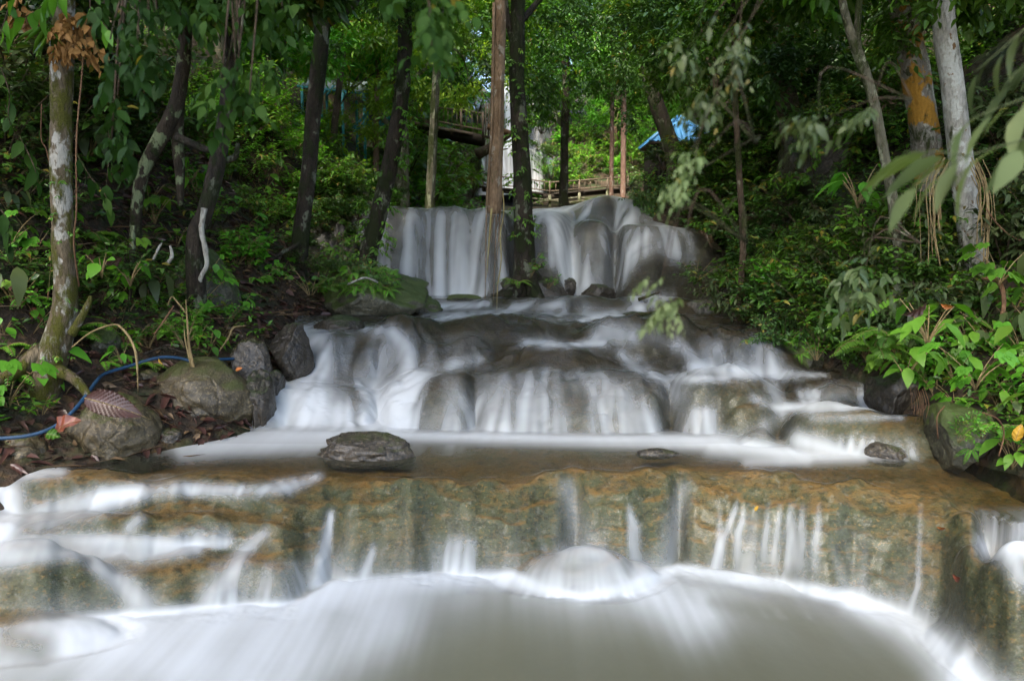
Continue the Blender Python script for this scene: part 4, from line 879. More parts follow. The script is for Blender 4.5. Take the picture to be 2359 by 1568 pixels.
def limb(mb, a, b, r0, r1, seed):
    a, b = np.asarray(a, float), np.asarray(b, float); m = (a + b) / 2 + np.array((0, 0, .12 * np.linalg.norm(b - a))) + np.random.RandomState(seed).normal(0, .06, 3) * np.linalg.norm(b - a)
    mb.tube([a, m, b], [r0, (r0 + r1) / 2, r1], 7, .1, seed, 4)
def tree(name, label, bark, y, pts, hw, crowns=(), group=None, rough=.10, sides=22, flare=0, extra=(), y2=None, climb=None, sub=8):
    """pts: picture points of the stem's middle, foot first; hw: half widths there; crowns: (px, py, y, size, kind)"""
    ys = np.linspace(y, y2 if y2 is not None else y, len(pts))
    P = np.array([V(p[0], p[1], yv) for p, yv in zip(pts, ys)]); hw = np.asarray(hw, float) * np.ones(len(pts)); R = hw * ys / FX
    g = gz(P[0][0], P[0][1])
    if P[0][2] > g - .1: P = np.vstack([[P[0][0], P[0][1], min(g, P[0][2]) - .25], P]); R = np.concatenate([[R[0] * 1.25], R])
    t = thing(name, label, 'tree', P[0], group)
    mb = MB(); sd = abs(hash((pts[0][0], pts[0][1], y))) % 997 if False else int(pts[0][0] * 7 + y * 13) % 997
    mb.tube(P, R, sides, rough, sd, sub)
    for k in range(flare):
        a = 2 * PI * k / flare + sd; rr_ = R[0] * 1.0; o = np.array((math.cos(a), math.sin(a), 0)); L = R[0] * (2.2 + 1.6 * ((k * 37 % 10) / 10))
        b0 = P[min(1, len(P) - 1)] * .6 + P[0] * .4; foot = P[0] + o * L + UP * .16
        mb.tube([b0 + o * rr_ * .3 + UP * R[0] * 1.5, P[0] + o * rr_ * 1.1 + UP * (.22 + R[0] * .5), foot, foot + o * L * .6 - UP * .35], [R[0] * .45, R[0] * .42, R[0] * .28, R[0] * .1], 9, .15, sd + k, 5)
    for (epts, ehw, ey) in extra:
        E = np.array([V(p[0], p[1], ey) for p in epts]); mb.tube(E, np.asarray(ehw, float) * np.ones(len(E)) * ey / FX, 14, rough, sd + 5, 6)
    for k, (cx, cyp, cyy, size, kind) in enumerate(crowns):
        c = V(cx, cyp, cyy); me, cs = CR[kind]
        o = link('crown', me, None, None); o.parent = t; o.location = c - P[0]; o.rotation_euler = (0, 0, (sd + k * 2.1) % 6.28); o.scale = (size, size, size)
        i = int(np.argmin(np.linalg.norm(P - (c - UP * size), axis=1))); i = max(i, 1)
        limb(mb, P[i], c, R[i] * .5, R[i] * .2, sd + k)
        rot = o.rotation_euler[2]
        for q in range(0, len(cs), max(len(cs) // 8, 1)):
            v = cs[q]; w_ = np.array((v[0] * math.cos(rot) - v[1] * math.sin(rot), v[0] * math.sin(rot) + v[1] * math.cos(rot), v[2])) * size
            limb(mb, c, c + w_ * .9, R[i] * .2, R[i] * .05, sd + q)
    mb.build('trunk', M[bark], t)
    if climb:
        c0, c1, n, kind, ll = climb; rs = np.random.RandomState(sd); lv = Leaves()
        L = np.concatenate([[0], np.cumsum(np.linalg.norm(np.diff(P, axis=0), axis=1))]); s_ = rs.uniform(c0, c1, n) * L[-1]
        Q = np.stack([np.interp(s_, L, P[:, a]) for a in range(3)], 1); rr_ = np.interp(s_, L, R)
        o = rdir(rs, n, -.3, .3); Q = Q + o * rr_[:, None]
        sprig(lv, rs, Q, o - UP * .25, ll * 2.2, 6, ll, .5, .35, 1.0, (.1, .9), False, .35)
        link('creeper', with_mat(lv.mesh('creeper'), kind), None, t)
    return t
tree('mossy_tree', 'slender moss covered tree with white patches leaning over the blue hose on the bank', 'bark_mossy', 7.3,
     [(92, 915), (118, 830), (143, 740), (150, 680), (147, 560), (140, 420), (141, 260), (144, 110), (152, -60), (165, -320)], [40, 34, 29, 26, 24, 23, 23, 23, 20, 17],
     [(190, -420, 7.6, .62, 'big'), (80, -330, 7.0, .55, 'big')], flare=4, extra=[([(165, 770), (185, 735), (203, 700), (209, 682)], [11, 9, 7, 4], 7.2)], climb=(.05, .45, 50, 'leaf_mid', .035))
tree('lichen_tree', 'dark crooked double stem mottled with pale green lichen patches', 'bark_lichen', 9.6,
     [(312, 520), (318, 450), (335, 385), (372, 315), (402, 250), (418, 180), (428, 60), (432, -150)], [13, 13, 15, 17, 16, 15, 14, 13], [(380, -260, 9.6, .8, 'big'), (560, -120, 9.2, .55, 'big')],
     extra=[([(416, 475), (414, 400), (408, 320), (408, 260), (415, 200)], [6, 11, 14, 15, 13], 9.7)])
tree('leaning_tree', 'brown tree leaning away from the lichen stem with a snapped dead limb', 'bark_dark', 9.4,
     [(448, 560), (472, 490), (496, 400), (512, 310), (524, 220), (535, 80), (548, -160)], [19, 18, 18, 17, 16, 15, 13], [(610, -140, 9.8, .62, 'big'), (520, -60, 8.6, .42, 'broad')],
     extra=[([(512, 330), (480, 345), (440, 330), (405, 316)], [6, 8, 9, 10], 9.4), ([(520, 370), (542, 360), (548, 330)], [8, 7, 4], 9.5)])
tree('dark_tree', 'tall dark tree with spreading buttress roots and a forked top', 'bark_dark', 12.6,
     [(672, 690), (684, 620), (698, 500), (712, 380), (722, 260), (736, 130), (748, 10), (756, -200)], [32, 21, 18, 17, 17, 17, 17, 15],
     [(690, -170, 13.2, .62, 'dense'), (860, -170, 13, .55, 'dark')], flare=5, extra=[([(738, 80), (715, 25), (690, -40)], [12, 11, 9], 12.6), ([(745, 60), (775, 40), (815, 10), (840, -40)], [12, 10, 8, 6], 12.6)])
tree('creeper_tree', 'leaning trunk wrapped in leafy creepers before the waterfall end', 'bark_dark', 14.2,
     [(846, 600), (866, 520), (888, 425), (906, 335), (922, 240), (932, 120), (930, -120)], [22, 20, 19, 18, 17, 16, 14], [(900, -110, 15, .6, 'mid'), (1020, -20, 17, .5, 'mid')], flare=3, climb=(.1, .95, 150, 'leaf_mid', .10))
tree('pale_tree', 'thin pale trunk with a hanging cord of root in front of the upper walkway', 'bark_pole', 19,
     [(990, 470), (994, 390), (998, 300), (1004, 190), (1010, 60), (1014, -100)], [11, 11, 10, 9, 8, 8], [(1060, -60, 20, .9, 'open')], sides=12)
tree('central_tree', 'dark mossy trunk rooted on a rock in the middle of the waterfall', 'bark_dark', 14.0,
     [(1212, 682), (1208, 600), (1205, 500), (1202, 400), (1196, 290), (1190, 180), (1192, 60), (1196, -140)], [34, 25, 22, 21, 19, 17, 16, 14], [(1330, -40, 15.5, .9, 'dense'), (1120, -110, 15, .7, 'mid')], flare=5, climb=(.2, .75, 110, 'leaf_mid', .075),
     extra=[([(1196, 150), (1180, 90), (1165, 20), (1160, -80)], [9, 8, 7, 6], 14)])
tree('leaning_tree', 'thick dark trunk leaning over the blue roofed hut', 'bark_dark', 21,
     [(1556, 375), (1540, 320), (1514, 245), (1492, 165), (1482, 60), (1478, -100)], [20, 19, 17, 16, 14, 12], [(1430, 0, 21, .8, 'dense'), (1570, -50, 22, .9, 'dark')])
tree('pink_tree', 'straight pinkish thin trunk standing behind the footbridge', 'bark_pink', 30, [(1435, 425), (1436, 300), (1437, 160), (1438, -40)], [6.5, 6.5, 6, 5], [(1400, 90, 31, 1.2, 'mid')], sides=10)
tree('pink_tree', 'shorter reddish pole trunk next to the straight pinkish trunk', 'bark_pink', 31, [(1408, 415), (1409, 330), (1410, 200), (1412, 20)], [5, 5, 4.5, 4], [(1320, 60, 32, 1.2, 'bright')], sides=10)
tree('thin_tree', 'dark thin stem rising from the shrubs beside the grey bank rock', 'bark_brown', 11.2, [(1703, 715), (1711, 560), (1704, 430), (1698, 320), (1692, 200), (1690, 60), (1692, -120)], [8, 7.5, 7, 7, 6.5, 6, 5], [(1690, 40, 11.4, .36, 'broad'), (1760, -60, 11, .5, 'broad')], sides=12)
tree('buttress_tree', 'stout dark tree in the shade of the valley slope behind the bare cliff block', 'bark_brown', 14, [(1858, 470), (1845, 380), (1824, 300), (1808, 210), (1795, 100), (1790, -120)], [34, 30, 27, 24, 22, 20], [(1700, 10, 14.5, .85, 'dark'), (1880, 40, 15, .8, 'dense')], flare=4)
tree('forked_tree', 'slim mottled tree forking into two stems near its top', 'bark_pole', 9.0,
     [(2070, 590), (2062, 510), (2052, 440), (2032, 335), (2008, 220), (1980, 135), (1952, 55), (1925, -60)], [13, 12, 12, 11, 11, 12, 9, 8], [(1860, -180, 9.4, .6, 'broad')],
     extra=[([(1984, 150), (1974, 90), (1977, 30), (1982, -80)], [8, 7.5, 7, 6], 9.0)], sides=16)
tree('orange_tree', 'thick grey trunk streaked with orange lichen', 'bark_orange', 10.2, [(2146, 520), (2138, 380), (2126, 280), (2104, 150), (2084, 50), (2066, -120)], [34, 32, 31, 30, 29, 27], [(2000, -170, 10.5, .7, 'broad'), (2150, -240, 11, .8, 'mid')], climb=(.1, .9, 26, 'leaf_mid', .07))
tree('pale_tree', 'whitish barked trunk with hanging dry roots beside the orange streaked tree', 'bark_pale', 8.7, [(2262, 690), (2240, 570), (2222, 440), (2206, 310), (2192, 190), (2176, 70), (2164, -120)], [31, 27, 26, 25, 24, 23, 21], [(2320, -180, 9.2, .7, 'broad'), (2230, -260, 9, .8, 'mid')], climb=(.0, .12, 16, 'leaf_mid', .09))
for lab, pts, hw, y, bk, cr in (
    ('slender straight stem between the leaning brown tree and the dark forked tree', [(612, 430), (614, 300), (617, 180), (620, -60)], 6, 19, 'bark_pole', (640, -20, 20, 1.0, 'bright')),
    ('pale stem just behind the slender straight stem near the teal pipes', [(648, 330), (648, 240), (650, 120), (652, -60)], 9, 26, 'bark_pole', (700, -60, 27, .75, 'yellow')),
    ('grey shaded stem close behind the leaning brown tree', [(500, 330), (502, 230), (506, 120), (512, -60)], 10, 17, 'bark_pole', (470, -20, 18, 1.0, 'mid')),
    ('thin stem beside the teal shelter', [(770, 300), (780, 210), (792, 90), (800, -60)], 7, 24, 'bark_brown', (840, -50, 25, .65, 'yellow')),
    ('greyish trunk behind the creeper wrapped trunk', [(865, 330), (868, 220), (872, 100), (876, -60)], 6, 27, 'bark_pink', (900, 20, 28, 1.3, 'bright')),
    ('dark trunk beyond the footbridge railing near the far waterfall', [(1298, 440), (1300, 340), (1302, 220), (1304, 40)], 9, 33, 'bark_dark', (1290, 130, 33, 1.25, 'mid')),
    ('dim trunk standing between the hut and the thin dark stem', [(1660, 420), (1655, 300), (1650, 180), (1648, -60)], 8, 18, 'bark_brown', (1620, 80, 18.5, .8, 'mid')),
    ('narrow stem in the shade beside the stout dark tree', [(1925, 330), (1915, 220), (1905, 120), (1900, -60)], 7, 16, 'bark_dark', (1960, -30, 16.5, .8, 'dense')),
    ('dim stem behind the whitish barked trunk', [(2330, 420), (2322, 260), (2310, 100), (2300, -80)], 13, 13, 'bark_dark', (2360, -20, 13, .8, 'dark')),
    ('shaded stem at the dark edge of the forest behind the mossy tree', [(30, 470), (28, 300), (36, 120), (44, -80)], 16, 11, 'bark_dark', (40, -120, 11, .8, 'big'))):
    tree('thin_tree', lab, bk, y, pts, [hw * 1.15] + [hw] * 2 + [hw * .85], [cr], sides=12)
# the wood up the valley: each with its own trunk, kind and height
FT = [('dense_tree', 'dark dense tree in the wood up the valley', 'dense', 'bark_dark'), ('leafy_tree', 'mid green leafy tree in the wood up the valley', 'mid', 'bark_brown'), ('broad_tree', 'loose open crowned tree in the wood up the valley', 'open', 'bark_pole'),
      ('bright_tree', 'fresh green tree with sunlight painted into its leaves up the valley', 'bright', 'bark_pink'), ('yellow_tree', 'yellow green tree with sunlit glow painted into its leaves up the valley', 'yellow', 'bark_pole')]
proto = {}
def far_proto(k):
    nm, lab, kind, bark = FT[k]; rs = random.Random(k)
    t = thing(nm, lab, 'tree', (0, 0, 0), lab.replace(' tree', ' trees', 1)); mb = MB(); H = 9.0
    P = np.array([(0, 0, -.6), (.1, 0, 2), (-.1, .15, 5), (.15, -.1, 8), (0, 0, H + 1.5)]); R = [.22, .17, .14, .11, .05]; mb.tube(P, R, 10, .12, k, 5)
    for j, (dx, dy, dz, s) in enumerate(((0, 0, H, 1.15), (1.6, .6, H - 2.6, .8), (-1.7, -.4, H - 3.6, .75), (.4, -1.4, H - 5.4, .6), (-.5, 1.2, H - 6.2, .55))):
        o = link('crown', CR[kind][0]); o.parent = t; o.location = (dx, dy, dz); o.scale = (s, s, s); o.rotation_euler = (0, 0, j * 1.3 + k)
        limb(mb, (0, 0, dz - 1), (dx, dy, dz), .08, .03, j)
        for q in range(0, len(CR[kind][1]), 9):
            v = CR[kind][1][q]; a = j * 1.3 + k; limb(mb, (dx, dy, dz), np.array((dx, dy, dz)) + np.array((v[0] * math.cos(a) - v[1] * math.sin(a), v[0] * math.sin(a) + v[1] * math.cos(a), v[2])) * s * .9, .03, .01, q)
    o = mb.build('trunk', M[bark]); o.parent = t
    return t
used = [0] * 5
def far_tree(k, x, y, s, rz):
    z = gz(x, y)
    if k not in proto:
        proto[k] = far_proto(k); o = proto[k]; o.location = (x, y, z); o.rotation_euler = (0, 0, rz); o.scale = (s, s, s)
    else: copy_tree(proto[k], (x, y, z), rz, s)
_r = random.Random(21); spots = []
for (y0, y1, n, wts) in ((17, 24, 12, (5, 4, 2, 1, 0)), (24, 34, 18, (3, 4, 2, 3, 2)), (34, 48, 24, (2, 3, 2, 4, 5)), (48, 66, 30, (1, 2, 2, 4, 6)), (66, 92, 26, (1, 2, 3, 3, 4))):  # bright and yellow leaf kinds commoner with distance, standing in for sunlit crowns
    k = tr = 0
    while k < n and tr < 2000:
        tr += 1
        y = _r.uniform(y0, y1); x = _r.uniform(-.74, .74) * y
        s0, s1 = np.interp(y, _yk, _xl), np.interp(y, _yk, _xr)
        if s0 - 1.3 < x < s1 + 1.3 and y < 49: continue
        if -.05 * y < x < .075 * y and 40 < y < 56: continue
        if abs(x - 5.5) < 2.2 and 20 < y < 30: continue
        if -11.5 < x < -5.5 and 26 < y < 36: continue
        if -4.8 < x < -.5 and 30 < y < 40: continue
        q = 1179 + FX * x / y
        if (y < 33 and 620 < q < 890) or (y < 27 and 1440 < q < 1680) or (y < 44 and 1020 < q < 1400): continue
        if any((x - a) ** 2 + (y - b_) ** 2 < (1.6 + y * .02) ** 2 for a, b_ in spots): continue
        spots.append((x, y)); far_tree(_r.choices(range(5), wts)[0], x, y, _r.uniform(.75, 1.25) * (1 + .006 * y), _r.uniform(0, 6.3)); k += 1

# big trees added out of view, so their canopy shades the near water
for k, (x, y, kind, cr) in enumerate(((-6.5, 2.0, 'dense', [(-3.0, 3.4, 9.6, 1.25), (-6, 1.5, 11, 1.3), (-2.0, -1.5, 10.5, 1.1)]), (6.8, 1.0, 'dense', [(3.0, 2.6, 9.8, 1.25), (6.5, 3.5, 10.5, 1.3), (3.0, -2.0, 11, 1.1)]), (-7.5, -6, 'dark', [(-3.5, -6, 11, 1.4), (-7, -5, 12, 1.3), (0, -5.5, 11.5, 1.2)]), (7.5, -6, 'dark', [(4, -6, 11.5, 1.3), (7.5, -5, 12, 1.3)]),
    (-8.5, 8.0, 'dense', [(-4.6, 8.4, 11.2, 1.3), (-1.6, 9.0, 11.5, 1.2), (-7.5, 9, 12, 1.3)]), (9.0, 8.5, 'dense', [(1.6, 9.4, 11.6, 1.2)]), (-9, 5, 'dark', [(-1.5, 5.2, 11.5, 1.2), (-5, 5, 11.3, 1.3)]), (9, 5, 'dark', [(1.8, 5.6, 11.5, 1.25)]))):
    z = gz(x, y) - .3; t = thing('added_shade_tree', 'big unseen tree added near the viewer to shade the water', 'tree', (x, y, z), 'unseen trees added for shade'); mb = MB()
    mb.tube([(x, y, z), (x + .1, y, z + 4), (x, y + .2, z + 8), (x, y, 11)], [.34, .26, .2, .1], 14, .12, k, 5)
    for q, (a, b_, c, s_) in enumerate(cr):
        o = link('crown', CR[kind][0]); o.parent = t; o.location = (a - x, b_ - y, c - z); o.scale = (s_, s_, s_ * .6); o.rotation_euler = (0, 0, k + q * 1.7); limb(mb, (x, y, 7 + q * .5), (a, b_, c), .12, .05, k * 5 + q)
    mb.build('trunk', M['bark_dark'], t)
# ------------------------------------------------------------------ footbridge, walkway, shelter, hut, far waterfall
def rail_run(t, rails, feet, n, post_w, mat, hh=1.0):
    """rails: top line points, feet: deck line points; balusters between"""
    for a, b, c, d in zip(rails[:-1], rails[1:], feet[:-1], feet[1:]):
        m = MB(); m.beam(a, b, post_w * 1.5, post_w * 1.3); m.build('handrail', M[mat], t, False)
        m = MB(); m.beam(c + UP * .08, d + UP * .08, post_w * 1.1, post_w * 1.1); m.build('bottom_rail', M[mat], t, False)
        k = max(int(n * np.linalg.norm(b - a)), 2)
        for i in range(1, k):
            f = i / k; p, q = a * (1 - f) + b * f, c * (1 - f) + d * f
            m = MB(); m.beam(q + UP * .02, p - UP * post_w * .65, post_w * .62, post_w * .62); m.build('baluster', M[mat], t, False)
    for a, c in zip(rails, feet):
        m = MB(); m.beam(c - UP * .25, a + UP * .06, post_w * 1.5, post_w * 1.5); m.build('post', M[mat], t, False)
Yb = 42.0
rl = [V(1112, 404, Yb + 1), V(1196, 411, Yb + .3), V(1266, 420, Yb - .6), V(1334, 416, Yb - .1), V(1398, 411, Yb + .5), V(1446, 408, Yb + 1.0)]
ft = [V(1112, 428, Yb + 1), V(1196, 434, Yb + .3), V(1266, 444, Yb - .6), V(1334, 439, Yb - .1), V(1398, 433, Yb + .5), V(1446, 431, Yb + 1.0)]
br = thing('footbridge', 'weathered wooden footbridge with white grey railing crossing above the waterfall', 'bridge', ft[2])
rail_run(br, rl, ft, 3.6, .052, 'wood')
dk = MB()
for a, b in zip(ft[:-1], ft[1:]):
    o = np.array((0, .75, -.05)); dk.beam(a + o, b + o, 1.5, .09)
dk.build('deck', M['wood_dark'], br, False)
m = MB()
for a, b in zip(ft[:-1], ft[1:]): m.beam(a - UP * .20 + np.array((0, .1, 0)), b - UP * .20 + np.array((0, .1, 0)), .12, .22)
m.build('girder', M['wood_dark'], br, False)
for c in (ft[1], ft[2], ft[3], ft[4]):
    m = MB(); m.tube([c - UP * .1, c - UP * 1.5 + np.array((.03, 0, 0))], [.075, .085], 8, .1, 3); m.build('support_post', M['bark_pole'], br)
for a, b in (((1216, 456), (1300, 466)), ((1236, 466), (1330, 455)), ((1266, 461), (1340, 470)), ((1300, 468), (1392, 457)), ((1228, 470), (1262, 458)), ((1338, 455), (1396, 468))):
    m = MB(); m.tube([V(*a, Yb - .7), V(*b, Yb - .7)], [.055, .05], 7, .15, a[0]); m.build('brace_log', M['bark_pole'], br)
Yw = 36.0
rl = [V(930, 236, Yw + 2), V(1002, 248, Yw + 1), V(1062, 254, Yw), V(1112, 262, Yw - .6)]; ft = [V(930, 270, Yw + 2), V(1002, 283, Yw + 1), V(1062, 295, Yw), V(1112, 304, Yw - .6)]
wk = thing('walkway', 'raised brown wooden walkway with tall railing and dark underside among the trees', 'walkway', ft[2])
rail_run(wk, rl, ft, 4.2, .06, 'wood')
dk = MB()
for a, b in zip(ft[:-1], ft[1:]): dk.beam(a + np.array((0, 1.0, -.06)), b + np.array((0, 1.0, -.06)), 2.0, .12)
dk.build('deck', M['wood'], wk, False)
m = MB()
for k in range(3):
    for a, b in zip(ft[:-1], ft[1:]): m.beam(a + np.array((0, .1 + k * .8, -.28)), b + np.array((0, .1 + k * .8, -.28)), .14, .34)
m.build('joist_frame', M['wood_dark'], wk, False)
for k, q in enumerate((1118, 1125, 1131, 1137)):
    m = MB(); m.beam(V(q, 316 - k, Yw - .9), V(q + 1, 236 + 4 * k, Yw - .9), .055, .055); m.build('end_plank', M['wood'], wk, False)
lg = thing('fallen_log', 'dark fallen log slanting beneath the raised walkway', 'log', V(1097, 356, 34)); m = MB(); m.tube([V(1096, 357, 33.5), V(1130, 340, 33.5), V(1156, 324, 33.5), V(1182, 308, 33.5)], [.24, .19, .12, .07], 10, .15, 3, 3); m.build('trunk', M['bark_brown'], lg)
m = MB(); m.tube([V(1130, 338, 33.5), V(1150, 345, 33.4), V(1170, 343, 33.4)], [.07, .05, .02], 6, .1, 4, 3); m.build('branch', M['bark_brown'], lg)
lg = thing('fallen_log', 'reddish dead log leaning across the far waterfall', 'log', V(1120, 296, 35)); m = MB(); m.tube([V(1122, 292, 35), V(1150, 300, 35), V(1186, 312, 35)], [.13, .15, .12], 10, .15, 6, 3); m.build('trunk', M['root'], lg)
# teal shelter
Ys = 31.0
sh = thing('shelter', 'open teal pipe shelter with a grey sheet roof on the slope among trees', 'shelter', V(740, 262, Ys))
m = MB(); a, b, c, d = V(684, 196, Ys), V(846, 214, Ys), V(846, 190, Ys + 3), V(690, 176, Ys + 3)
n_ = 60; g = []
for i in range(n_ + 1):
    f = i / n_; w1 = .03 * math.sin(i * PI); p, q = a * (1 - f) + b * f, d * (1 - f) + c * f; off = UP * (.035 if i % 2 else 0); g += [p + off, q + off]
for i in range(n_ + 1): g += [g[2 * i] - UP * .03, g[2 * i + 1] - UP * .03]
N2 = 2 * (n_ + 1); fs = [[2 * i, 2 * i + 2, 2 * i + 3, 2 * i + 1] for i in range(n_)] + [[N2 + 2 * i, N2 + 2 * i + 1, N2 + 2 * i + 3, N2 + 2 * i + 2] for i in range(n_)]
m.add(np.array(g), [np.array(fs)]); m.build('roof', M['tin'], sh, False)
for q, y_ in ((695, 0), (739, 0), (752, .6), (788, 0), (838, 0), (700, 2.8), (820, 2.8)):
    p = V(q, 205, Ys + y_); zr = np.interp(q, [684, 846], [V(684, 196, Ys)[2], V(846, 214, Ys)[2]]) + y_ * .05
    m = MB(); m.tube([(p[0], p[1], gz(p[0], p[1]) - .2), (p[0], p[1], zr)], [.055, .055], 8); m.build('post', M['teal'], sh)
for a, b in (((739, 225), (756, 200)), ((752, 222), (770, 196)), ((739, 225), (725, 202)), ((684, 199), (846, 217)), ((788, 225), (806, 205))):
    m = MB(); m.tube([V(*a, Ys + .02), V(*b, Ys + .02)], [.04, .04], 7); m.build('brace', M['teal'], sh)
def pipe_rail(label, segs, y, r=.045):
    t = thing('pipe_railing', label, 'railing', V(*segs[0][0], y))
    for a, b in segs: m = MB(); m.tube([V(*a, y), V(*b, y)], [r, r], 7); m.build('pipe', M['teal'], t)
pipe_rail('short teal pipe railing below the teal shelter', [((676, 266), (716, 259)), ((680, 274), (716, 268)), ((680, 262), (680, 290)), ((706, 258), (706, 285))], 29)
pipe_rail('teal pipe railing high on the slope beside the shelter', [((578, 152), (640, 182)), ((580, 164), (640, 194)), ((600, 160), (600, 190)), ((625, 172), (625, 202)), ((612, 172), (640, 196))], 33)
pipe_rail('pale teal stair railing descending beside the creeper wrapped trunk', [((842, 292), (905, 268)), ((842, 300), (905, 278)), ((850, 288), (850, 308)), ((874, 278), (874, 302)), ((898, 270), (898, 296))], 28)
pipe_rail('teal stair railing between the shelter and the leafy slope', [((812, 296), (846, 262)), ((816, 306), (848, 274)), ((846, 256), (846, 290)), ((820, 286), (820, 310))], 28.5)
# blue hut
Yh = 25.0
e0, e1 = V(1497, 326, Yh), V(1660, 326, Yh); pk = V(1579, 266, Yh + 1.2); wdt = e1[0] - e0[0]
hut = thing('hut', 'small dark hut with a bright blue tiled pyramid roof behind the leaning trunk', 'hut', ((e0[0] + e1[0]) / 2, Yh + wdt / 2, e0[2] - 1.2))
cx_, cy_, ez = (e0[0] + e1[0]) / 2, Yh + wdt / 2, e0[2]; pz = V(1579, 269, cy_)[2]; m = MB()
for s in range(4):
    ca, sa = math.cos(s * PI / 2), math.sin(s * PI / 2); NU, NV = 56, 26; vs = []
    for j in range(NV + 1):
        f = j / NV * .985; hwid = wdt / 2 * (1 - f)
        for i in range(NU + 1):
            u = (i / NU * 2 - 1) * hwid; lift = .022 * math.sin(u / wdt * 2 * PI * 15) + .022 * ((1 - (j * .5 % 1)) if j % 2 == 0 else .3)
            x_, y_ = u, -hwid; vs.append((cx_ + x_ * ca - y_ * sa, cy_ + x_ * sa + y_ * ca, ez + (pz - ez) * f + lift))
    q = [[j * (NU + 1) + i, j * (NU + 1) + i + 1, (j + 1) * (NU + 1) + i + 1, (j + 1) * (NU + 1) + i] for j in range(NV) for i in range(NU)]
    m.add(np.array(vs), [np.array(q)])
rf = m.build('roof', M['blue_roof'], hut, False)
m = MB()
for s in range(4):
    a = PI / 4 + s * PI / 2; m.tube([(cx_ + math.cos(a) * wdt * .707, cy_ + math.sin(a) * wdt * .707, ez + .03), (cx_, cy_, pz + .03)], [.05, .05], 7)
m.build('ridge_cap', M['blue_roof'], rf)
m = MB(); m.box((cx_, cy_, ez - .75), (wdt * .86, wdt * .86, 1.5)); 
for k in range(15): m.box((cx_ - wdt * .43 + (k + .5) * wdt * .86 / 15, cy_ - wdt * .43 - .012, ez - .75), (wdt * .86 / 15 - .018, .03, 1.48))
m.build('wall', M['wood_black'], hut, False)
m = MB(); m.box((cx_ + .1, cy_ - wdt * .435, ez - .85), (.5, .07, 1.1)); m.build('door', M['wood_dark'], hut, False)
m = MB(); m.box((cx_, cy_, ez - .03), (wdt * .98, wdt * .98, .07)); m.build('eave_board', M['wood_dark'], hut, False)
# far waterfall: ledges of pale rock under falling water, and the plateau it comes from
rows = [(450, 44.0), (440, 44.5), (425, 44.7), (400, 44.9), (370, 45.0), (345, 45.1), (330, 45.6), (325, 46.0), (300, 46.3), (270, 46.4), (240, 46.5), (215, 46.6), (200, 46.9), (195, 49), (192, 60)]
fr = np.linspace(0, len(rows) - 1, 150); rp = np.interp(fr, range(len(rows)), [r[0] for r in rows]); ry_ = np.interp(fr, range(len(rows)), [r[1] for r in rows]); rp = np.convolve(np.pad(rp, 4, mode='edge'), np.ones(9) / 9, 'valid'); ry_ = np.convolve(np.pad(ry_, 4, mode='edge'), np.ones(9) / 9, 'valid')
fp = np.linspace(1075, 1310, 170); FP, RP = np.meshgrid(fp, rp); _, RY = np.meshgrid(fp, ry_)
bul = .5 * fbm(FP / 22, RP / 200, 0, 61, 3) + .25 * fbm(FP / 9, RP / 60, 0, 62, 3); RY2 = RY + bul + ((FP - 1185) / 110) ** 2 * .8 + 5 * sstep(18, 60, np.abs(FP - 1168 - 12 * np.sin(RP / 30))) * sstep(345, 325, RP) + 2.5 * sstep(70, 110, np.abs(FP - 1180 + 8 * np.sin(RP / 17)))
a_ = (FP - 1179) / FX; b_ = -(RP - 784) / FX; d_ = RY / (_cp + b_ * _sp); ZZ = CAM_H + d_ * (b_ * _cp - _sp); XX = a_ * d_
fo = .10 + .55 * np.clip(.5 + 1.1 * fbm(FP / 7, RP / 300, 0, 63, 3), 0, 1)
for (q, r0, r1, w_, s_) in ((1168, 190, 330, 8, .95), (1160, 320, 450, 18, .9), (1178, 330, 450, 12, .9), (1135, 330, 450, 10, .6), (1230, 300, 450, 14, .5), (1108, 345, 400, 5, .7), (1262, 340, 380, 10, .35)):
    fo = 1 - (1 - fo) * (1 - s_ * np.exp(-((FP - q - 3 * np.sin(RP / 40)) / w_) ** 2) * sstep(r0 - 15, r0, RP) * (1 - sstep(r1, r1 + 15, RP)))
fo *= sstep(1082, 1100, FP) * (1 - sstep(1275, 1300, FP)) * np.where(RP > 340, 1, np.where(np.abs(FP - 1168) < 25, 1, .45))
jq, iq = np.mgrid[0:149, 0:169]; qq = jq * 170 + iq; FQ = np.stack([qq, qq + 1, qq + 171, qq + 170], -1).reshape(-1, 4)
fw = thing('waterfall', 'tall bright waterfall pouring down pale rock beyond the footbridge', 'waterfall', (XX[0].mean(), 45, ZZ[0].mean()))
rk = link('rock_face', mesh_np('rock_face', np.stack([XX.ravel(), (RY2 + .12).ravel(), ZZ.ravel()], -1), [FQ]), M['rock_grey'], fw)
link('falling_water', mesh_np('falling_water', np.stack([XX.ravel(), RY2.ravel(), ZZ.ravel()], -1), [FQ], True, {'foam': np.clip(fo, 0, .97).ravel(), 'depth': np.full(fo.size, .05), 'murk': np.zeros(fo.size)}), M['water'], fw)
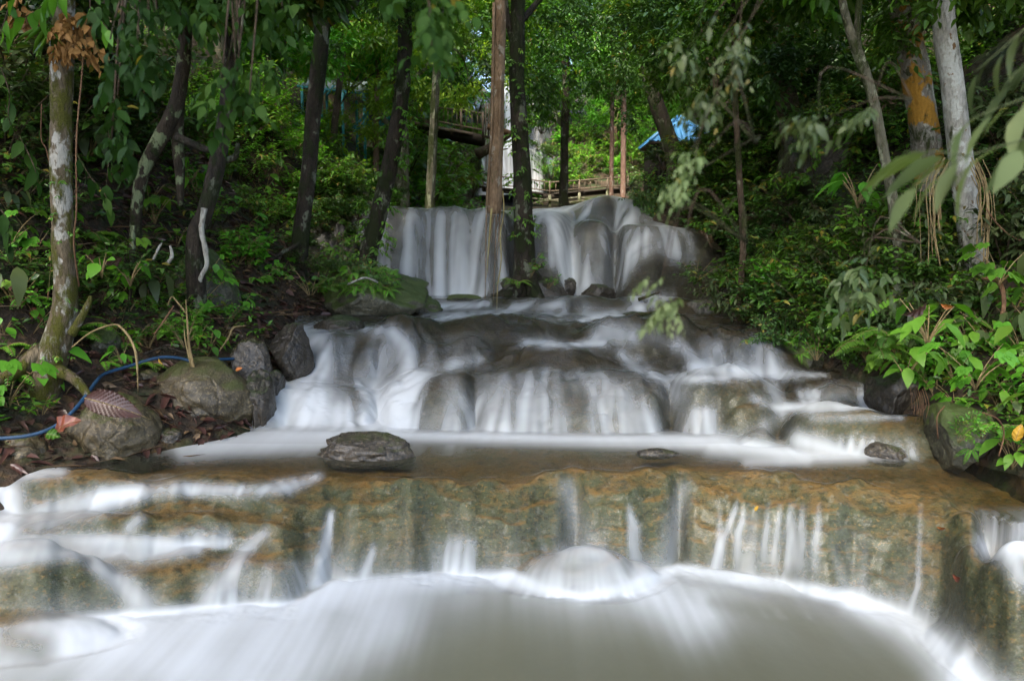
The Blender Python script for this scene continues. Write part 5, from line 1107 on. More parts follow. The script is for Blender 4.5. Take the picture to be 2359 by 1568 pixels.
# ------------------------------------------------------------------ plants on the banks
PK = {}
def plant_kind(key, name, desc, cat, pair, mat, stem='dry_stem'):
    fol, st = pair; PK[key] = (name, desc, cat, with_mat(fol, mat), with_mat(st, stem))
plant_kind('shrub_a', 'leafy_shrub', 'dark glossy leafy shrub', 'shrub', shrub_mesh('sa', 1, .85, 10, 9, .13, .45), 'leaf_dark', 'bark_brown')
plant_kind('shrub_b', 'pointed_leaf_shrub', 'mid green pointed leaf shrub', 'shrub', shrub_mesh('sb', 2, .8, 9, 8, .15, .40, hang=.35), 'leaf_mid', 'bark_brown')
plant_kind('shrub_c', 'small_leaved_shrub', 'small leaved dark shrub', 'shrub', shrub_mesh('sc', 3, .7, 12, 11, .085, .5, hi=False, side=6), 'leaf_dark', 'bark_brown')
plant_kind('shrub_d', 'drooping_shrub', 'grey green drooping shrub', 'shrub', shrub_mesh('sd', 4, .8, 9, 9, .16, .36, hang=.5), 'leaf_grey', 'bark_brown')
plant_kind('shrub_e', 'soft_leaved_shrub', 'fresh green shrub with soft leaves', 'shrub', shrub_mesh('se', 5, .6, 9, 8, .12, .5), 'leaf_bright', 'dry_stem')
plant_kind('shrub_f', 'fine_leaved_shrub', 'fine leaved fresh green shrub', 'shrub', shrub_mesh('sf', 6, .9, 12, 10, .09, .5, hi=False, side=6), 'leaf_bright', 'bark_brown')
plant_kind('broad_a', 'broadleaf_plant', 'large veined leaf plant', 'plant', big_leaf_mesh('ba', 7, 9, .5, .30), 'leaf_mid')
plant_kind('broad_b', 'broadleaf_plant', 'bright broad leaved plant', 'plant', big_leaf_mesh('bb', 8, 8, .5, .28, .55), 'leaf_bright')
plant_kind('broad_c', 'broadleaf_plant', 'dull drooping broad leaved plant', 'plant', big_leaf_mesh('bc', 9, 10, .55, .30, .5, .8), 'leaf_grey')
plant_kind('lobed_a', 'lobed_leaf_plant', 'lobed leaf plant with long stalks', 'plant', palm_leaf_mesh('la', 10, 10), 'leaf_bright')
plant_kind('lobed_b', 'lobed_leaf_plant', 'darker lobed leaf plant', 'plant', palm_leaf_mesh('lb', 11, 9, .5, .16, 5), 'leaf_mid')
plant_kind('fern_a', 'fern', 'green fern with arching fronds', 'fern', fern_mesh('fa', 12), 'leaf_mid')
plant_kind('fern_b', 'fern', 'bright little fern', 'fern', fern_mesh('fb', 13, .4, 8, 13, .085), 'leaf_bright')
plant_kind('herb', 'seedling', 'bright leafy seedling', 'seedling', shrub_mesh('he', 14, .3, 6, 5, .075, .5, side=1), 'leaf_bright')
plant_kind('herb_d', 'seedling', 'dark leafy seedling', 'seedling', shrub_mesh('hd', 15, .32, 6, 5, .08, .5, side=1), 'leaf_dark')
plant_kind('heart', 'climbing_plant', 'heart shaped leaf plant', 'plant', big_leaf_mesh('hr', 16, 6, .35, .17, .75, .35), 'leaf_bright')
P0 = {}
def plant(key, pos, s, rz, label, group=None):
    name, desc, cat, fol, st = PK[key]
    if key not in P0:
        t = thing(name, label, cat, pos, group, rz, s); P0[key] = t
        a = link('foliage', fol); a.parent = t; b_ = link('stem', st); b_.parent = t
        return t
    r = copy_tree(P0[key], pos, rz, s, label)
    if group: r['group'] = group
    elif 'group' in r: del r['group']
    return r
_r = random.Random(77)
def inside(poly, x, y):
    c = False; j = len(poly) - 1
    for i in range(len(poly)):
        if (poly[i][1] > y) != (poly[j][1] > y) and x < (poly[j][0] - poly[i][0]) * (y - poly[i][1]) / (poly[j][1] - poly[i][1]) + poly[i][0]: c = not c
        j = i
    return c
def region(poly, n, kinds, smin, smax, where, ymin=0, ymax=60, gap=26, sink=.05):
    xs = [p[0] for p in poly]; ys = [p[1] for p in poly]; got = []; tr = 0
    while len(got) < n and tr < n * 60:
        tr += 1; x, y = _r.uniform(min(xs), max(xs)), _r.uniform(min(ys), max(ys))
        if not inside(poly, x, y) or any((x - a) ** 2 + (y - b_) ** 2 < gap ** 2 for a, b_ in got): continue
        p = hit(x, y, ymin, ymax)
        if p is None: continue
        got.append((x, y)); k = _r.choices([q[0] for q in kinds], [q[1] for q in kinds])[0]; s = _r.uniform(smin, smax)
        lab = PK[k][1] + ' ' + where
        plant(k, (p[0], p[1], p[2] - sink), s, _r.uniform(0, 6.28), lab, lab)
# valley side beyond the water on the shaded dark bank
region([(0, 330), (300, 330), (430, 520), (430, 640), (250, 780), (0, 760)], 34, [('shrub_a', 3), ('broad_a', 2), ('heart', 2), ('lobed_b', 2), ('fern_a', 2), ('herb_d', 2), ('broad_c', 1)], .5, .95, 'on the dark bank around the mossy tree', 7, 14)
region([(0, 150), (430, 150), (430, 400), (0, 400)], 26, [('shrub_a', 4), ('shrub_c', 3), ('broad_c', 2), ('shrub_d', 1)], .9, 1.5, 'in deep shade behind the mossy tree', 9, 22, 40)
region([(0, 800), (95, 830), (100, 950), (0, 985)], 7, [('broad_b', 2), ('fern_b', 3), ('herb', 3), ('lobed_a', 1)], .7, 1.05, 'at the foot of the mossy tree', 6, 9, 24)
region([(200, 620), (460, 640), (470, 800), (330, 850), (230, 800)], 22, [('fern_b', 4), ('herb', 4), ('herb_d', 2), ('lobed_a', 1), ('heart', 1)], .6, 1.1, 'among the dead stems above the blue hose', 7, 11, 26)
region([(430, 430), (700, 400), (690, 640), (560, 660), (470, 560)], 44, [('shrub_e', 3), ('shrub_b', 3), ('fern_b', 2), ('lobed_a', 1), ('herb', 2), ('broad_b', 1)], .55, 1.0, 'below the leaning brown tree', 9, 20, 22)
region([(430, 200), (860, 250), (850, 480), (700, 470), (430, 430)], 52, [('shrub_e', 5), ('shrub_b', 2), ('shrub_f', 4), ('fern_b', 2), ('broad_b', 1)], .8, 1.2, 'behind the dark forked tree', 14, 34, 24)  # bright leaf kinds favoured here, their colour standing in for light on the slope
region([(900, 330), (1120, 330), (1120, 470), (880, 475)], 44, [('shrub_b', 4), ('shrub_e', 3), ('fern_a', 2), ('shrub_c', 2), ('broad_b', 1)], .8, 1.3, 'near the footbridge end', 15.6, 36, 18)
region([(1240, 330), (1500, 330), (1500, 440), (1240, 440)], 34, [('shrub_c', 3), ('shrub_a', 3), ('shrub_b', 3), ('broad_a', 1)], 1.0, 1.6, 'beyond the footbridge railing', 40, 60, 18)
region([(1400, 380), (1640, 380), (1650, 520), (1480, 500)], 26, [('shrub_a', 4), ('shrub_c', 4), ('shrub_b', 2)], .5, .75, 'on the dark ledge beneath the hut', 15, 30, 24)
region([(1600, 280), (1800, 200), (1880, 520), (1720, 640), (1620, 560)], 62, [('shrub_c', 5), ('shrub_a', 4), ('shrub_b', 3), ('fern_a', 1)], .75, 1.2, 'around the thin dark stem', 11, 26, 22)
region([(1600, 560), (1900, 560), (1980, 760), (1900, 820), (1700, 760), (1600, 680)], 58, [('shrub_c', 3), ('shrub_a', 3), ('shrub_b', 4), ('shrub_d', 2), ('fern_b', 1), ('broad_a', 2), ('shrub_e', 1)], .5, .85, 'beside the curtain shaped side fall', 8.5, 15, 24)
region([(1850, 480), (2200, 500), (2200, 640), (1880, 640)], 36, [('shrub_d', 3), ('shrub_a', 3), ('shrub_b', 3), ('broad_a', 2), ('broad_b', 1), ('fern_a', 1)], .6, .95, 'below the slim forked tree', 7, 14, 26)
region([(1920, 620), (2240, 620), (2200, 860), (2000, 860), (1930, 760)], 44, [('shrub_d', 4), ('broad_c', 3), ('shrub_b', 3), ('broad_a', 3), ('lobed_b', 2), ('shrub_a', 2)], .55, .85, 'in front of the whitish trunk', 6.5, 11, 28)
region([(2020, 800), (2420, 640), (2420, 980), (2200, 960), (2040, 900)], 46, [('broad_a', 4), ('broad_b', 2), ('lobed_a', 3), ('broad_c', 3), ('shrub_d', 2), ('fern_b', 2), ('shrub_e', 2), ('lobed_b', 2)], .5, .8, 'crowding the bank above the moss covered boulder', 5.5, 9.5, 28)
region([(2230, 300), (2420, 300), (2420, 660), (2300, 660)], 18, [('shrub_a', 3), ('shrub_c', 3), ('shrub_d', 2)], .7, 1.1, 'in the shade behind the whitish trunk', 8.5, 16, 34)
region([(1880, 150), (2160, 150), (2160, 420), (1880, 420)], 22, [('shrub_a', 4), ('shrub_c', 4), ('shrub_b', 2)], .8, 1.3, 'on the shaded slope behind the slim forked tree', 12, 26, 34)
region([(2330, 960), (2420, 960), (2420, 1080), (2330, 1080)], 7, [('broad_a', 2), ('herb', 3), ('fern_b', 2)], .5, .8, 'beside the moss covered boulder at the water', 5, 8, 20)
region([(900, 180), (1085, 180), (1085, 440), (930, 440)], 30, [('shrub_e', 3), ('shrub_b', 4), ('shrub_f', 4)], 1.6, 2.6, 'on the hillside beside the far waterfall', 38, 70, 22)
region([(1300, 180), (1520, 180), (1520, 420), (1310, 420)], 34, [('shrub_e', 3), ('shrub_b', 4), ('shrub_f', 4), ('shrub_c', 2)], 1.6, 2.6, 'on the hillside beyond the footbridge', 43, 70, 22)
for k, (a, b_) in enumerate(((1600, 372), (1632, 360), (1570, 385), (1655, 345), (1530, 392))):
    plant('shrub_a' if k % 2 else 'shrub_c', V(a, b_, 22.5), 1.0 + .2 * (k % 3), k, PK['shrub_a' if k % 2 else 'shrub_c'][1] + ' in front of the dark hut', 'shrubs before the hut')
region([(180, 560), (560, 600), (570, 760), (470, 850), (200, 850)], 46, [('herb', 4), ('herb_d', 4), ('fern_b', 3), ('heart', 1)], .5, .95, 'scattered over the litter by the mossy tree', 7, 11, 18)
region([(0, 560), (120, 600), (110, 800), (0, 830)], 16, [('herb', 3), ('herb_d', 3), ('fern_b', 2), ('heart', 1), ('lobed_a', 1)], .6, 1.0, 'on the slope beside the mossy trunk', 6.5, 11, 22)
for k in range(34):
    q = _r.uniform(700, 868) if k < 20 else _r.uniform(1596, 1690); y_ = _r.uniform(15.7, 17.4); x_ = V(q, 450, y_)[0]; kk = ('shrub_b', 'shrub_c', 'shrub_a', 'fern_a')[k % 4]; lab = PK[kk][1] + (' above the waterfall end by the creeper wrapped trunk' if k < 20 else ' above the outer end of the waterfall')
    plant(kk, (x_, y_, gz(x_, y_) - .05), _r.uniform(.7, 1.1), k, lab, lab)
for k in range(30):
    q, p_ = _r.uniform(700, 846), _r.uniform(480, 640); kk = ('shrub_c', 'herb_d', 'shrub_a', 'fern_b', 'shrub_b')[k % 5]; lab = PK[kk][1] + ' hanging on the dark earth face beside the waterfall'; P = V(q, p_, 15.0)
    plant(kk, P, _r.uniform(.45, .8) * (1.6 if kk in ('herb_d', 'fern_b') else 1), k, lab, lab)
for k, (q, y_, s_) in enumerate(((925, 32, 3.2), (950, 31, 2.8), (985, 33, 3.3), (1010, 31, 2.6), (968, 29, 2.4), (1075, 30, 1.9), (1048, 29, 1.7))):
    x_ = V(q, 400, y_)[0]; kk = ('shrub_b', 'shrub_e')[k % 2]; plant(kk, (x_, y_, gz(x_, y_) - .1), s_, k, 'tall ' + PK[kk][1] + ' growing up before the raised walkway', 'tall ' + PK[kk][1] + ' by the walkway')
# plants that stand apart
def spot(key, px_, py_, y, s, rz, label):
    p = V(px_, py_, y); plant(key, p, s, rz, label)
spot('heart', 300, 660, 8.3, .95, .4, 'climbing plant with upright heart shaped leaves beside the hanging white root')
spot('heart', 235, 640, 8.0, .9, 2.4, 'climbing plant with two heart shaped leaves above the broken branch stub')
spot('broad_b', 280, 838, 7.6, .45, 1.0, 'bright plant with pointed leaves just above the hose near the bent dry stem')
spot('shrub_e', 428, 800, 8.2, .65, .2, 'young sapling with round leaves behind the big brown boulder')
spot('fern_a', 760, 665, 11.5, .55, .6, 'fern hanging over the top of the overgrown rock island')
spot('broad_b', 815, 650, 11.4, .5, 2.2, 'bright plant with pointed leaves on the crest of the rock island')
spot('shrub_c', 745, 640, 11.9, .55, 1.4, 'small leaved shrub capping the upstream end of the rock island')
spot('shrub_a', 790, 640, 12.2, .4, 3.4, 'glossy dark shrub on the rock island near the creeper wrapped trunk')
spot('fern_b', 870, 668, 11.8, .9, .9, 'little fern on the sloping shoulder of the rock island')
spot('herb_d', 715, 680, 11.3, 1.6, .2, 'dark seedlings on the shaded flank of the rock island')
spot('shrub_c', 700, 620, 12.4, .6, 5.2, 'small dark shrub between the dark forked tree and the rock island')
spot('fern_b', 1190, 655, 13.6, 1.1, .1, 'bright fern at the base of the central trunk')
spot('herb', 1220, 640, 13.6, 1.5, 1.9, 'leafy seedlings growing on the foot of the central trunk')
spot('herb', 1262, 664, 13.7, .9, 2.9, 'tiny seedling on the rock beside the central trunk')
spot('herb', 2262, 1010, 6.4, .7, .3, 'bright seedlings rooted on the face of the moss covered boulder')
spot('herb', 2205, 1020, 6.35, .5, 2.3, 'small pale seedling low on the moss covered boulder')
spot('fern_b', 2300, 990, 6.4, .7, 1.3, 'little fern sprouting beside the top of the moss covered boulder')
spot('lobed_a', 2300, 660, 7.6, .9, .5, 'tall fresh plant with spreading lobed leaves beside the whitish trunk')
spot('lobed_a', 2245, 900, 6.3, .8, 3.5, 'bright lobed leaf plant leaning over the moss covered boulder')
spot('broad_b', 2085, 880, 7.0, .75, 4.2, 'bright plant with big pointed leaves hanging over the dark undercut rock')
spot('broad_a', 2135, 800, 7.0, .95, .6, 'plant with a large round veined leaf at the edge of the leafy bank')
spot('fern_a', 2010, 810, 7.5, .75, .2, 'yellowing fern clump hanging over the dark undercut rock')
spot('fern_a', 2055, 780, 7.5, .7, 1.2, 'green fern above the hanging clump at the bank edge')
spot('broad_b', 1975, 480, 9.8, 1.2, .2, 'young plant with upright banana like leaves beside the slim forked tree')
spot('shrub_b', 1885, 795, 8.9, .6, 3.0, 'leafy shrub growing on top of the long mossy rock wall')
spot('herb', 1880, 830, 8.7, .9, 4.0, 'seedlings on the face of the long mossy rock wall')
spot('herb_d', 1600, 650, 13, 1.5, 4.0, 'dark seedlings at the outer foot of the waterfall')
from mathutils.bvhtree import BVHTree
def on_rock(label_word, pts, kinds, smin, smax, where):
    o = [q for q in bpy.data.objects if label_word in q.get('label', '')][0]; me = o.data
    bv = BVHTree.FromPolygons([v.co + o.location for v in me.vertices], [p.vertices[:] for p in me.polygons]); g = 0
    for (x, y) in pts:
        d = Vector(V(x, y, 20.0)) - cam.location; r = bv.ray_cast(cam.location, d.normalized())
        if r[0] is None: continue
        k = _r.choice(kinds); lab = PK[k][1] + ' ' + where; p = r[0] - r[1] * .02; t = plant(k, (p.x, p.y, p.z), _r.uniform(smin, smax), _r.uniform(0, 6), lab, lab)
        n = (r[1] + Vector((0, 0, .9))).normalized(); t.rotation_euler = (n.to_track_quat('Z', 'Y').to_matrix().to_4x4() @ __import__('mathutils').Matrix.Rotation(_r.uniform(0, 6), 4, 'Z')).to_euler()
on_rock('overgrown with plants', [(_r.uniform(705, 905), _r.uniform(600, 672)) for _ in range(46)], ['herb_d', 'herb', 'fern_b', 'herb_d', 'herb_d', 'fern_b'], .6, 1.1, 'rooted on the overgrown rock island')
on_rock('moss covered boulder with seedlings', [(_r.uniform(2170, 2310), _r.uniform(960, 1060)) for _ in range(9)], ['herb', 'fern_b'], .25, .45, 'sprouting from the moss covered boulder')
on_rock('long mossy rock wall', [(_r.uniform(1800, 1925), _r.uniform(790, 815)) for _ in range(10)], ['herb_d', 'shrub_c', 'herb', 'fern_b'], .4, .8, 'along the top of the long mossy rock wall')
on_rock('rock face closing the falls', [(_r.uniform(735, 850), _r.uniform(490, 660)) for _ in range(26)], ['herb_d', 'fern_b', 'herb'], .8, 1.3, 'on the dark rock face at the falls end')
on_rock('shadowed rock mass', [(_r.uniform(1470, 1625), _r.uniform(440, 520)) for _ in range(24)], ['shrub_c', 'shrub_a', 'herb_d'], .5, .9, 'on the shadowed rock mass by the falls')
on_rock('bare brown cliff block', [(_r.uniform(1830, 2020), _r.uniform(240, 500)) for _ in range(26)], ['shrub_c', 'shrub_b', 'herb_d', 'fern_a'], .5, .9, 'on the brown cliff block in the shade')
on_rock('dark green cliff block', [(_r.uniform(350, 530), _r.uniform(590, 750)) for _ in range(22)], ['herb', 'herb_d', 'fern_b', 'heart'], .5, .9, 'on the dark green cliff block')
for k, (a, b_, y_, s_) in enumerate(((1084, 440, 43.2, 1.9), (1092, 400, 43.6, 1.7), (1080, 370, 43.8, 2.0), (1098, 345, 44, 1.3), (1086, 320, 44, 1.9), (1100, 300, 44.5, 1.6), (1112, 270, 45, 1.6), (1100, 240, 45, 2), (1128, 215, 45.5, 1.6), (1205, 300, 45.3, 1.3), (1222, 270, 45.4, 1.8), (1250, 290, 45.2, 1.9), (1240, 235, 45.6, 1.9), (1272, 320, 44.6, 1.8), (1285, 360, 44.4, 1.9), (1270, 395, 44.0, 1.6), (1292, 420, 43.6, 1.9), (1255, 425, 43.6, 1.2), (1240, 330, 44.8, 1.1), (1215, 220, 45.8, 1.8))):
    plant(('shrub_b', 'shrub_e', 'shrub_c', 'shrub_f')[k % 4], V(a, b_ + 18, y_), s_, k * 1.3, PK[('shrub_b', 'shrub_e', 'shrub_c', 'shrub_f')[k % 4]][1] + ' clinging to the rock of the far waterfall', PK[('shrub_b', 'shrub_e', 'shrub_c', 'shrub_f')[k % 4]][1] + ' at the far waterfall')
# the low green mass that covers the ground
lv = {k: Leaves() for k in ('leaf_dark', 'leaf_mid', 'leaf_bright')}; _rs2 = np.random.RandomState(8)
def cover(n, x0, x1, y0, y1, leaf, wts, keep=lambda x, y: np.ones(len(x), bool), nl=7, L=.22):
    x, y = _rs2.uniform(x0, x1, n), _rs2.uniform(y0, y1, n)
    xl, xr = np.interp(y, _yk, _xl), np.interp(y, _yk, _xr)
    m = ((x < xl - .35) | (x > xr + .35)) & keep(x, y) & (np.abs(x) < .78 * y + 1.5)
    m &= vn(x * .9, y * .9, 0, 91) + .35 * vn(x * 3, y * 3, 0, 92) > -.25
    x, y = x[m], y[m]; z = terr(x, y); sel = _rs2.choice(3, len(x), p=np.array(wts) / sum(wts))
    for k, key in enumerate(lv):
        q = sel == k; P = np.stack([x, y, z + .01], -1)[q]
        if len(P): sprig(lv[key], _rs2, P, rdir(_rs2, len(P), .1, 1), L * _rs2.uniform(.5, 1.5, len(P)), nl, leaf, .48, .3, 1, (.05, .95), False, .2)
cover(2600, -12, -2.5, 6.5, 13, .085, (5, 3, 1), lambda x, y: (y > 8.6) | (x < -4.4), L=.25)
cover(6500, 2.5, 13, 5.5, 14, .085, (5, 4, .7), L=.3)
cover(4500, -20, -2, 13, 26, .12, (3, 4, 2), L=.5); cover(4500, 2, 20, 14, 28, .12, (5, 4, 1), L=.5)
cover(2600, -6, 8, 19, 47, .13, (2, 4, 3), L=.6); cover(6000, -34, 34, 26, 50, .2, (2, 4, 3), L=.9); cover(5000, -45, 45, 48, 90, .32, (2, 4, 3), lambda x, y: (x < -2.4) | (x > 3.6) | (y > 62), L=1.4); cover(2600, -14, 16, 43, 62, .2, (1, 4, 4), lambda x, y: (x < -2.4) | (x > 3.6) | (y > 58), L=.8)
for k in lv: setting(link('undergrowth', with_mat(lv[k].mesh('undergrowth'), k)), 'stuff')
# ------------------------------------------------------------------ hose, roots, dead leaves, overhanging sprays
hp = [(-40, 1012, 6.5), (60, 1004, 6.62), (120, 985, 6.75), (160, 955, 6.9), (195, 915, 7.1), (222, 878, 7.4), (243, 860, 7.6), (300, 842, 7.8), (345, 828, 7.9), (380, 822, 8.0), (420, 826, 8.1), (455, 836, 8.15), (490, 829, 8.3), (540, 826, 8.6)]
m = MB(); m.tube([V(a, b, c) for a, b, c in hp], .0165, 12, 0, 1, 6); t = m.build('hose', M['hose'])
tag(t, 'blue plastic water hose winding along the bank past the boulders', 'hose')
def tubes(name, label, cat, lines, mat, part='stem', sides=7, rough=.15, group=None):
    t = thing(name, label, cat, V(*lines[0][0][0]), group)
    for pts, r in lines:
        m = MB(); m.tube([V(*p) for p in pts], r, sides, rough, int(pts[0][0]), 5); m.build(part, M[mat], t)
    return t
tubes('dry_stalk', 'bent straw coloured dead stem arching over the blue hose', 'dead stem', [([(165, 800, 7.1), (210, 765, 7.15), (260, 748, 7.2), (282, 757, 7.2), (305, 790, 7.15), (315, 830, 7.1), (318, 905, 7.05)], [.006, .007, .008, .011, .012, .012, .003])], 'dry_stem')
tubes('dry_stalk', 'cut straw coloured stalk standing by the young sapling', 'dead stem', [([(447, 850, 7.95), (436, 800, 8.0), (432, 750, 8.0), (428, 690, 8.05)], [.018, .014, .011, .006]), ([(441, 845, 7.95), (428, 790, 8.0), (424, 760, 8.0)], [.012, .009, .005]), ([(386, 704, 8.1), (396, 684, 8.1), (412, 700, 8.1), (431, 724, 8.05)], [.004, .008, .009, .008])], 'dry_stem')
tubes('dry_stalk', 'broken pale stick leaning on the brown rock by the side trickle', 'stick', [([(505, 808, 8.6), (525, 780, 8.7), (538, 755, 8.8), (568, 750, 9.0)], [.008, .011, .011, .006])], 'dry_stem')
tubes('hanging_root', 'crooked pale root dangling from the leaning brown tree', 'root', [([(470, 480, 9.3), (464, 530, 9.25), (473, 575, 9.2), (476, 610, 9.2), (462, 640, 9.2), (464, 650, 9.2)], [.035, .028, .034, .024, .028, .012])], 'bark_pale', 'root', 9, .3)
tubes('hanging_root', 'thin white root hanging on the dark cliff below the lichen tree', 'root', [([(308, 520, 8.8), (305, 570, 8.75), (302, 620, 8.7), (300, 690, 8.7)], [.02, .03, .024, .012]), ([(290, 580, 8.75), (286, 620, 8.7), (290, 650, 8.7)], [.01, .014, .008])], 'bark_lichen', 'root', 8, .3)
tubes('hanging_root', 'short curled white root on the dark cliff face', 'root', [([(352, 600, 8.9), (364, 575, 8.9), (372, 560, 8.95)], [.014, .016, .01]), ([(384, 610, 8.9), (396, 590, 8.9), (392, 566, 8.95)], [.02, .022, .012])], 'bark_pale', 'root', 8, .3)
tubes('vine', 'thin brown cord hanging beside the mossy trunk', 'vine', [([(196, 60, 7.0), (188, 180, 7.0), (176, 320, 7.0), (176, 480, 7.05), (170, 560, 7.1), (182, 660, 7.2)], .007)], 'root', 'cord')
tubes('vine', 'loose thin vine drooping across the shaded bank by the mossy tree', 'vine', [([(96, 240, 7.5), (95, 320, 7.5), (108, 350, 7.5), (126, 460, 7.5), (118, 600, 7.4), (110, 690, 7.4)], .005)], 'root', 'cord')
rs = np.random.RandomState(3)
lines = []
lines.append(([(1154, -90, 12), (1151, 60, 12), (1147, 190, 12), (1144, 300, 12), (1141, 390, 12), (1139, 450, 12), (1137, 492, 12)], np.array([13, 13, 13.5, 14, 15, 17, 15]) * 12 / FX))
for k in range(10):
    o = rs.uniform(-1, 1); y_ = 11.9 + rs.uniform(-.05, .12); end = [500, 520, 560, 600, 690][k % 5]
    lines.append(([(1149 + o * 13, 120 + rs.uniform(-120, 120), y_), (1145 + o * 15, 300, y_), (1140 + o * 18, 420, y_), (1138 + o * 19, 480, y_), (1134 + o * 17 + rs.uniform(-5, 5), end, y_)], np.linspace(.022, .005, 5)))
tubes('hanging_root', 'thick tan hanging trunk of fused aerial roots ending at the waterfall crest', 'root', lines, 'bark_tan', 'root_strand', 14, .16)
tubes('hanging_root', 'long pale yellow aerial root swaying down past the waterfall crest', 'root', [([(1158, 440, 11.6), (1160, 490, 11.6), (1152, 540, 11.6), (1154, 600, 11.6), (1146, 660, 11.6), (1144, 715, 11.6)], [.010, .008, .012, .009, .007, .003]), ([(1132, 480, 11.7), (1126, 560, 11.7), (1120, 640, 11.7)], [.016, .012, .004])], 'root_yellow', 'root_strand')
tubes('vine', 'pale green cord of root hanging in front of the thin pale trunk', 'vine', [([(1018, -60, 15), (1014, 60, 15), (1009, 160, 15), (1004, 280, 15), (1000, 380, 15), (995, 470, 15)], [.028, .03, .028, .026, .022, .018]), ([(1022, -60, 15), (1019, 80, 15), (1012, 200, 15), (1003, 330, 15)], .012)], 'bark_pole', 'cord')
lines = []
for k in range(26):
    q = 2150 + rs.normal(0, 16) if k % 2 else 2268 + rs.normal(0, 14); y0 = rs.uniform(380, 430); l = rs.uniform(90, 230)
    lines.append(([(q + (25 if k % 2 else -22), y0 - 20, 8.4), (q, y0 + 30, 8.3), (q + rs.uniform(-8, 8), y0 + l * .6, 8.3), (q + rs.uniform(-10, 10), y0 + l, 8.3)], rs.uniform(.003, .008)))
tubes('hanging_root', 'ragged curtain of dry brown roots around the whitish trunk', 'root', lines, 'dry_stem', 'root_strand', 5, .1)
tubes('hanging_root', 'long brown root looping down to the leafy bank beyond the whitish trunk', 'root', [([(2262, 640, 7.8), (2300, 650, 7.7), (2312, 700, 7.6), (2298, 780, 7.5), (2310, 850, 7.4), (2335, 900, 7.3)], [.02, .024, .022, .018, .016, .01])], 'root', 'root_strand')
tubes('vine', 'thin brown vine curving over the dark hollow by the whitish trunk', 'vine', [([(2270, 480, 8.2), (2300, 520, 8.2), (2340, 550, 8.2), (2400, 570, 8.2)], .008)], 'root', 'cord')
tubes('vine', 'bent brown vine beside the moss covered boulder', 'vine', [([(2262, 950, 6.2), (2298, 965, 6.2), (2312, 1000, 6.2), (2300, 1050, 6.2)], .006), ([(2175, 935, 6.7), (2158, 960, 6.7), (2160, 1010, 6.7)], .006)], 'root', 'cord')
tubes('hanging_root', 'tuft of dry fibres hanging from the undercut bank', 'root', [([(2096 + k * 4, 890 + (k * 13 % 17), 7.0), (2100 + k * 4 + (k * 11 % 9), 930, 7.0), (2100 + k * 6 - (k * 23 % 21), 940 + (k * 17 % 38), 6.95)], .0028) for k in range(9)], 'root', 'root_strand', 5)
tubes('driftwood', 'small driftwood sticks caught on the flat rock above the domes', 'driftwood', [([(1440, 728, 11.2), (1490, 722, 11.2), (1540, 712, 11.3)], [.02, .024, .012]), ([(1500, 735, 11.2), (1530, 705, 11.2)], [.012, .006]), ([(1470, 690, 12.5), (1520, 672, 12.5)], [.03, .012])], 'bark_brown', 'stick')
for lab, pts, r, mat in (('slim dark dead branch lying on the dim slope behind the grey boulder', [(560, 640, 11.8), (620, 600, 12), (690, 560, 12.3)], .03, 'bark_dark'), ('pale broken branch lying on the rock island crest', [(800, 655, 11.2), (840, 640, 11.3), (870, 650, 11.4)], .016, 'bark_pale'), ('reddish fallen twig on the bank beside the young sapling', [(355, 770, 7.9), (380, 735, 8), (400, 705, 8.1)], .010, 'root'), ('dark twig crossing the litter above the big brown boulder', [(330, 815, 7.8), (380, 800, 8), (430, 815, 8.1)], .010, 'bark_dark')):
    m = MB(); m.tube([V(*p) for p in pts], r, 8, .25, 3, 5); tag(m.build('fallen_branch', M[mat]), lab, 'branch')
# dead leaves
def dead_leaf(label, px_, py_, y, L, W, yaw, pitch, mat, curl=.25, ribs=11, name='dead_leaf', up=.02, group=None):
    nu, nv = 110, 15; u = np.linspace(0, 1, nu)[:, None] * np.ones((1, nv)); v = np.linspace(-1, 1, nv)[None] * np.ones((nu, 1))
    wd = np.sin(PI * np.clip(u, 0.0, 1) ** .8) ** .75
    x = (u - .5) * L; yv = v * wd * W / 2
    z = curl * L * (-(u - .45) ** 2 * 1.2) + W * .22 * np.abs(v) ** 1.5 * wd * (1 if curl > 0 else -1) + .075 * W * np.sin((u - .25 * np.abs(v)) * ribs * 2 * PI) * np.abs(v) ** .7 * wd
    q = np.stack([x, yv, z], -1).reshape(-1, 3)
    cp, sp, cy2, sy2 = math.cos(pitch), math.sin(pitch), math.cos(yaw), math.sin(yaw)
    q = np.stack([q[:, 0], q[:, 1] * cp - q[:, 2] * sp, q[:, 1] * sp + q[:, 2] * cp], -1); q = np.stack([q[:, 0] * cy2 + q[:, 2] * sy2, q[:, 1], -q[:, 0] * sy2 + q[:, 2] * cy2], -1)
    j, i = np.mgrid[0:nu - 1, 0:nv - 1]; k = j * nv + i
    p = V(px_, py_, y); t = thing(name, label, 'leaf', p, group)
    o = link('blade', mesh_np('blade', q, [np.stack([k, k + 1, k + nv + 1, k + nv], -1).reshape(-1, 4)]), M[mat]); o.parent = t
    m = MB(); s0 = q.reshape(nu, nv, 3)[:, nv // 2]; m.tube(np.vstack([s0[::10] + UP * .002, [s0[-1] + (s0[-1] - s0[-14]) * 1.2]]), np.linspace(.005, .003, len(s0[::10]) + 1) * (L / .4), 6); o = m.build('midrib', M['dry_stem']); o.parent = t
dead_leaf('large ribbed brown dead leaf draped over the boulder', 258, 934, 6.62, .50, .22, .30, 1.05, 'dead_leaf', .35, 12)
dead_leaf('curled glossy red brown leaf lying against the blue hose', 150, 978, 6.55, .24, .17, -.5, .8, 'dead_leaf_red', .6, 3)
dead_leaf('single fresh green leaf fallen under the blue hose', 122, 1002, 6.5, .12, .10, .2, .8, 'leaf_bright', .2, 4, 'fallen_leaf')
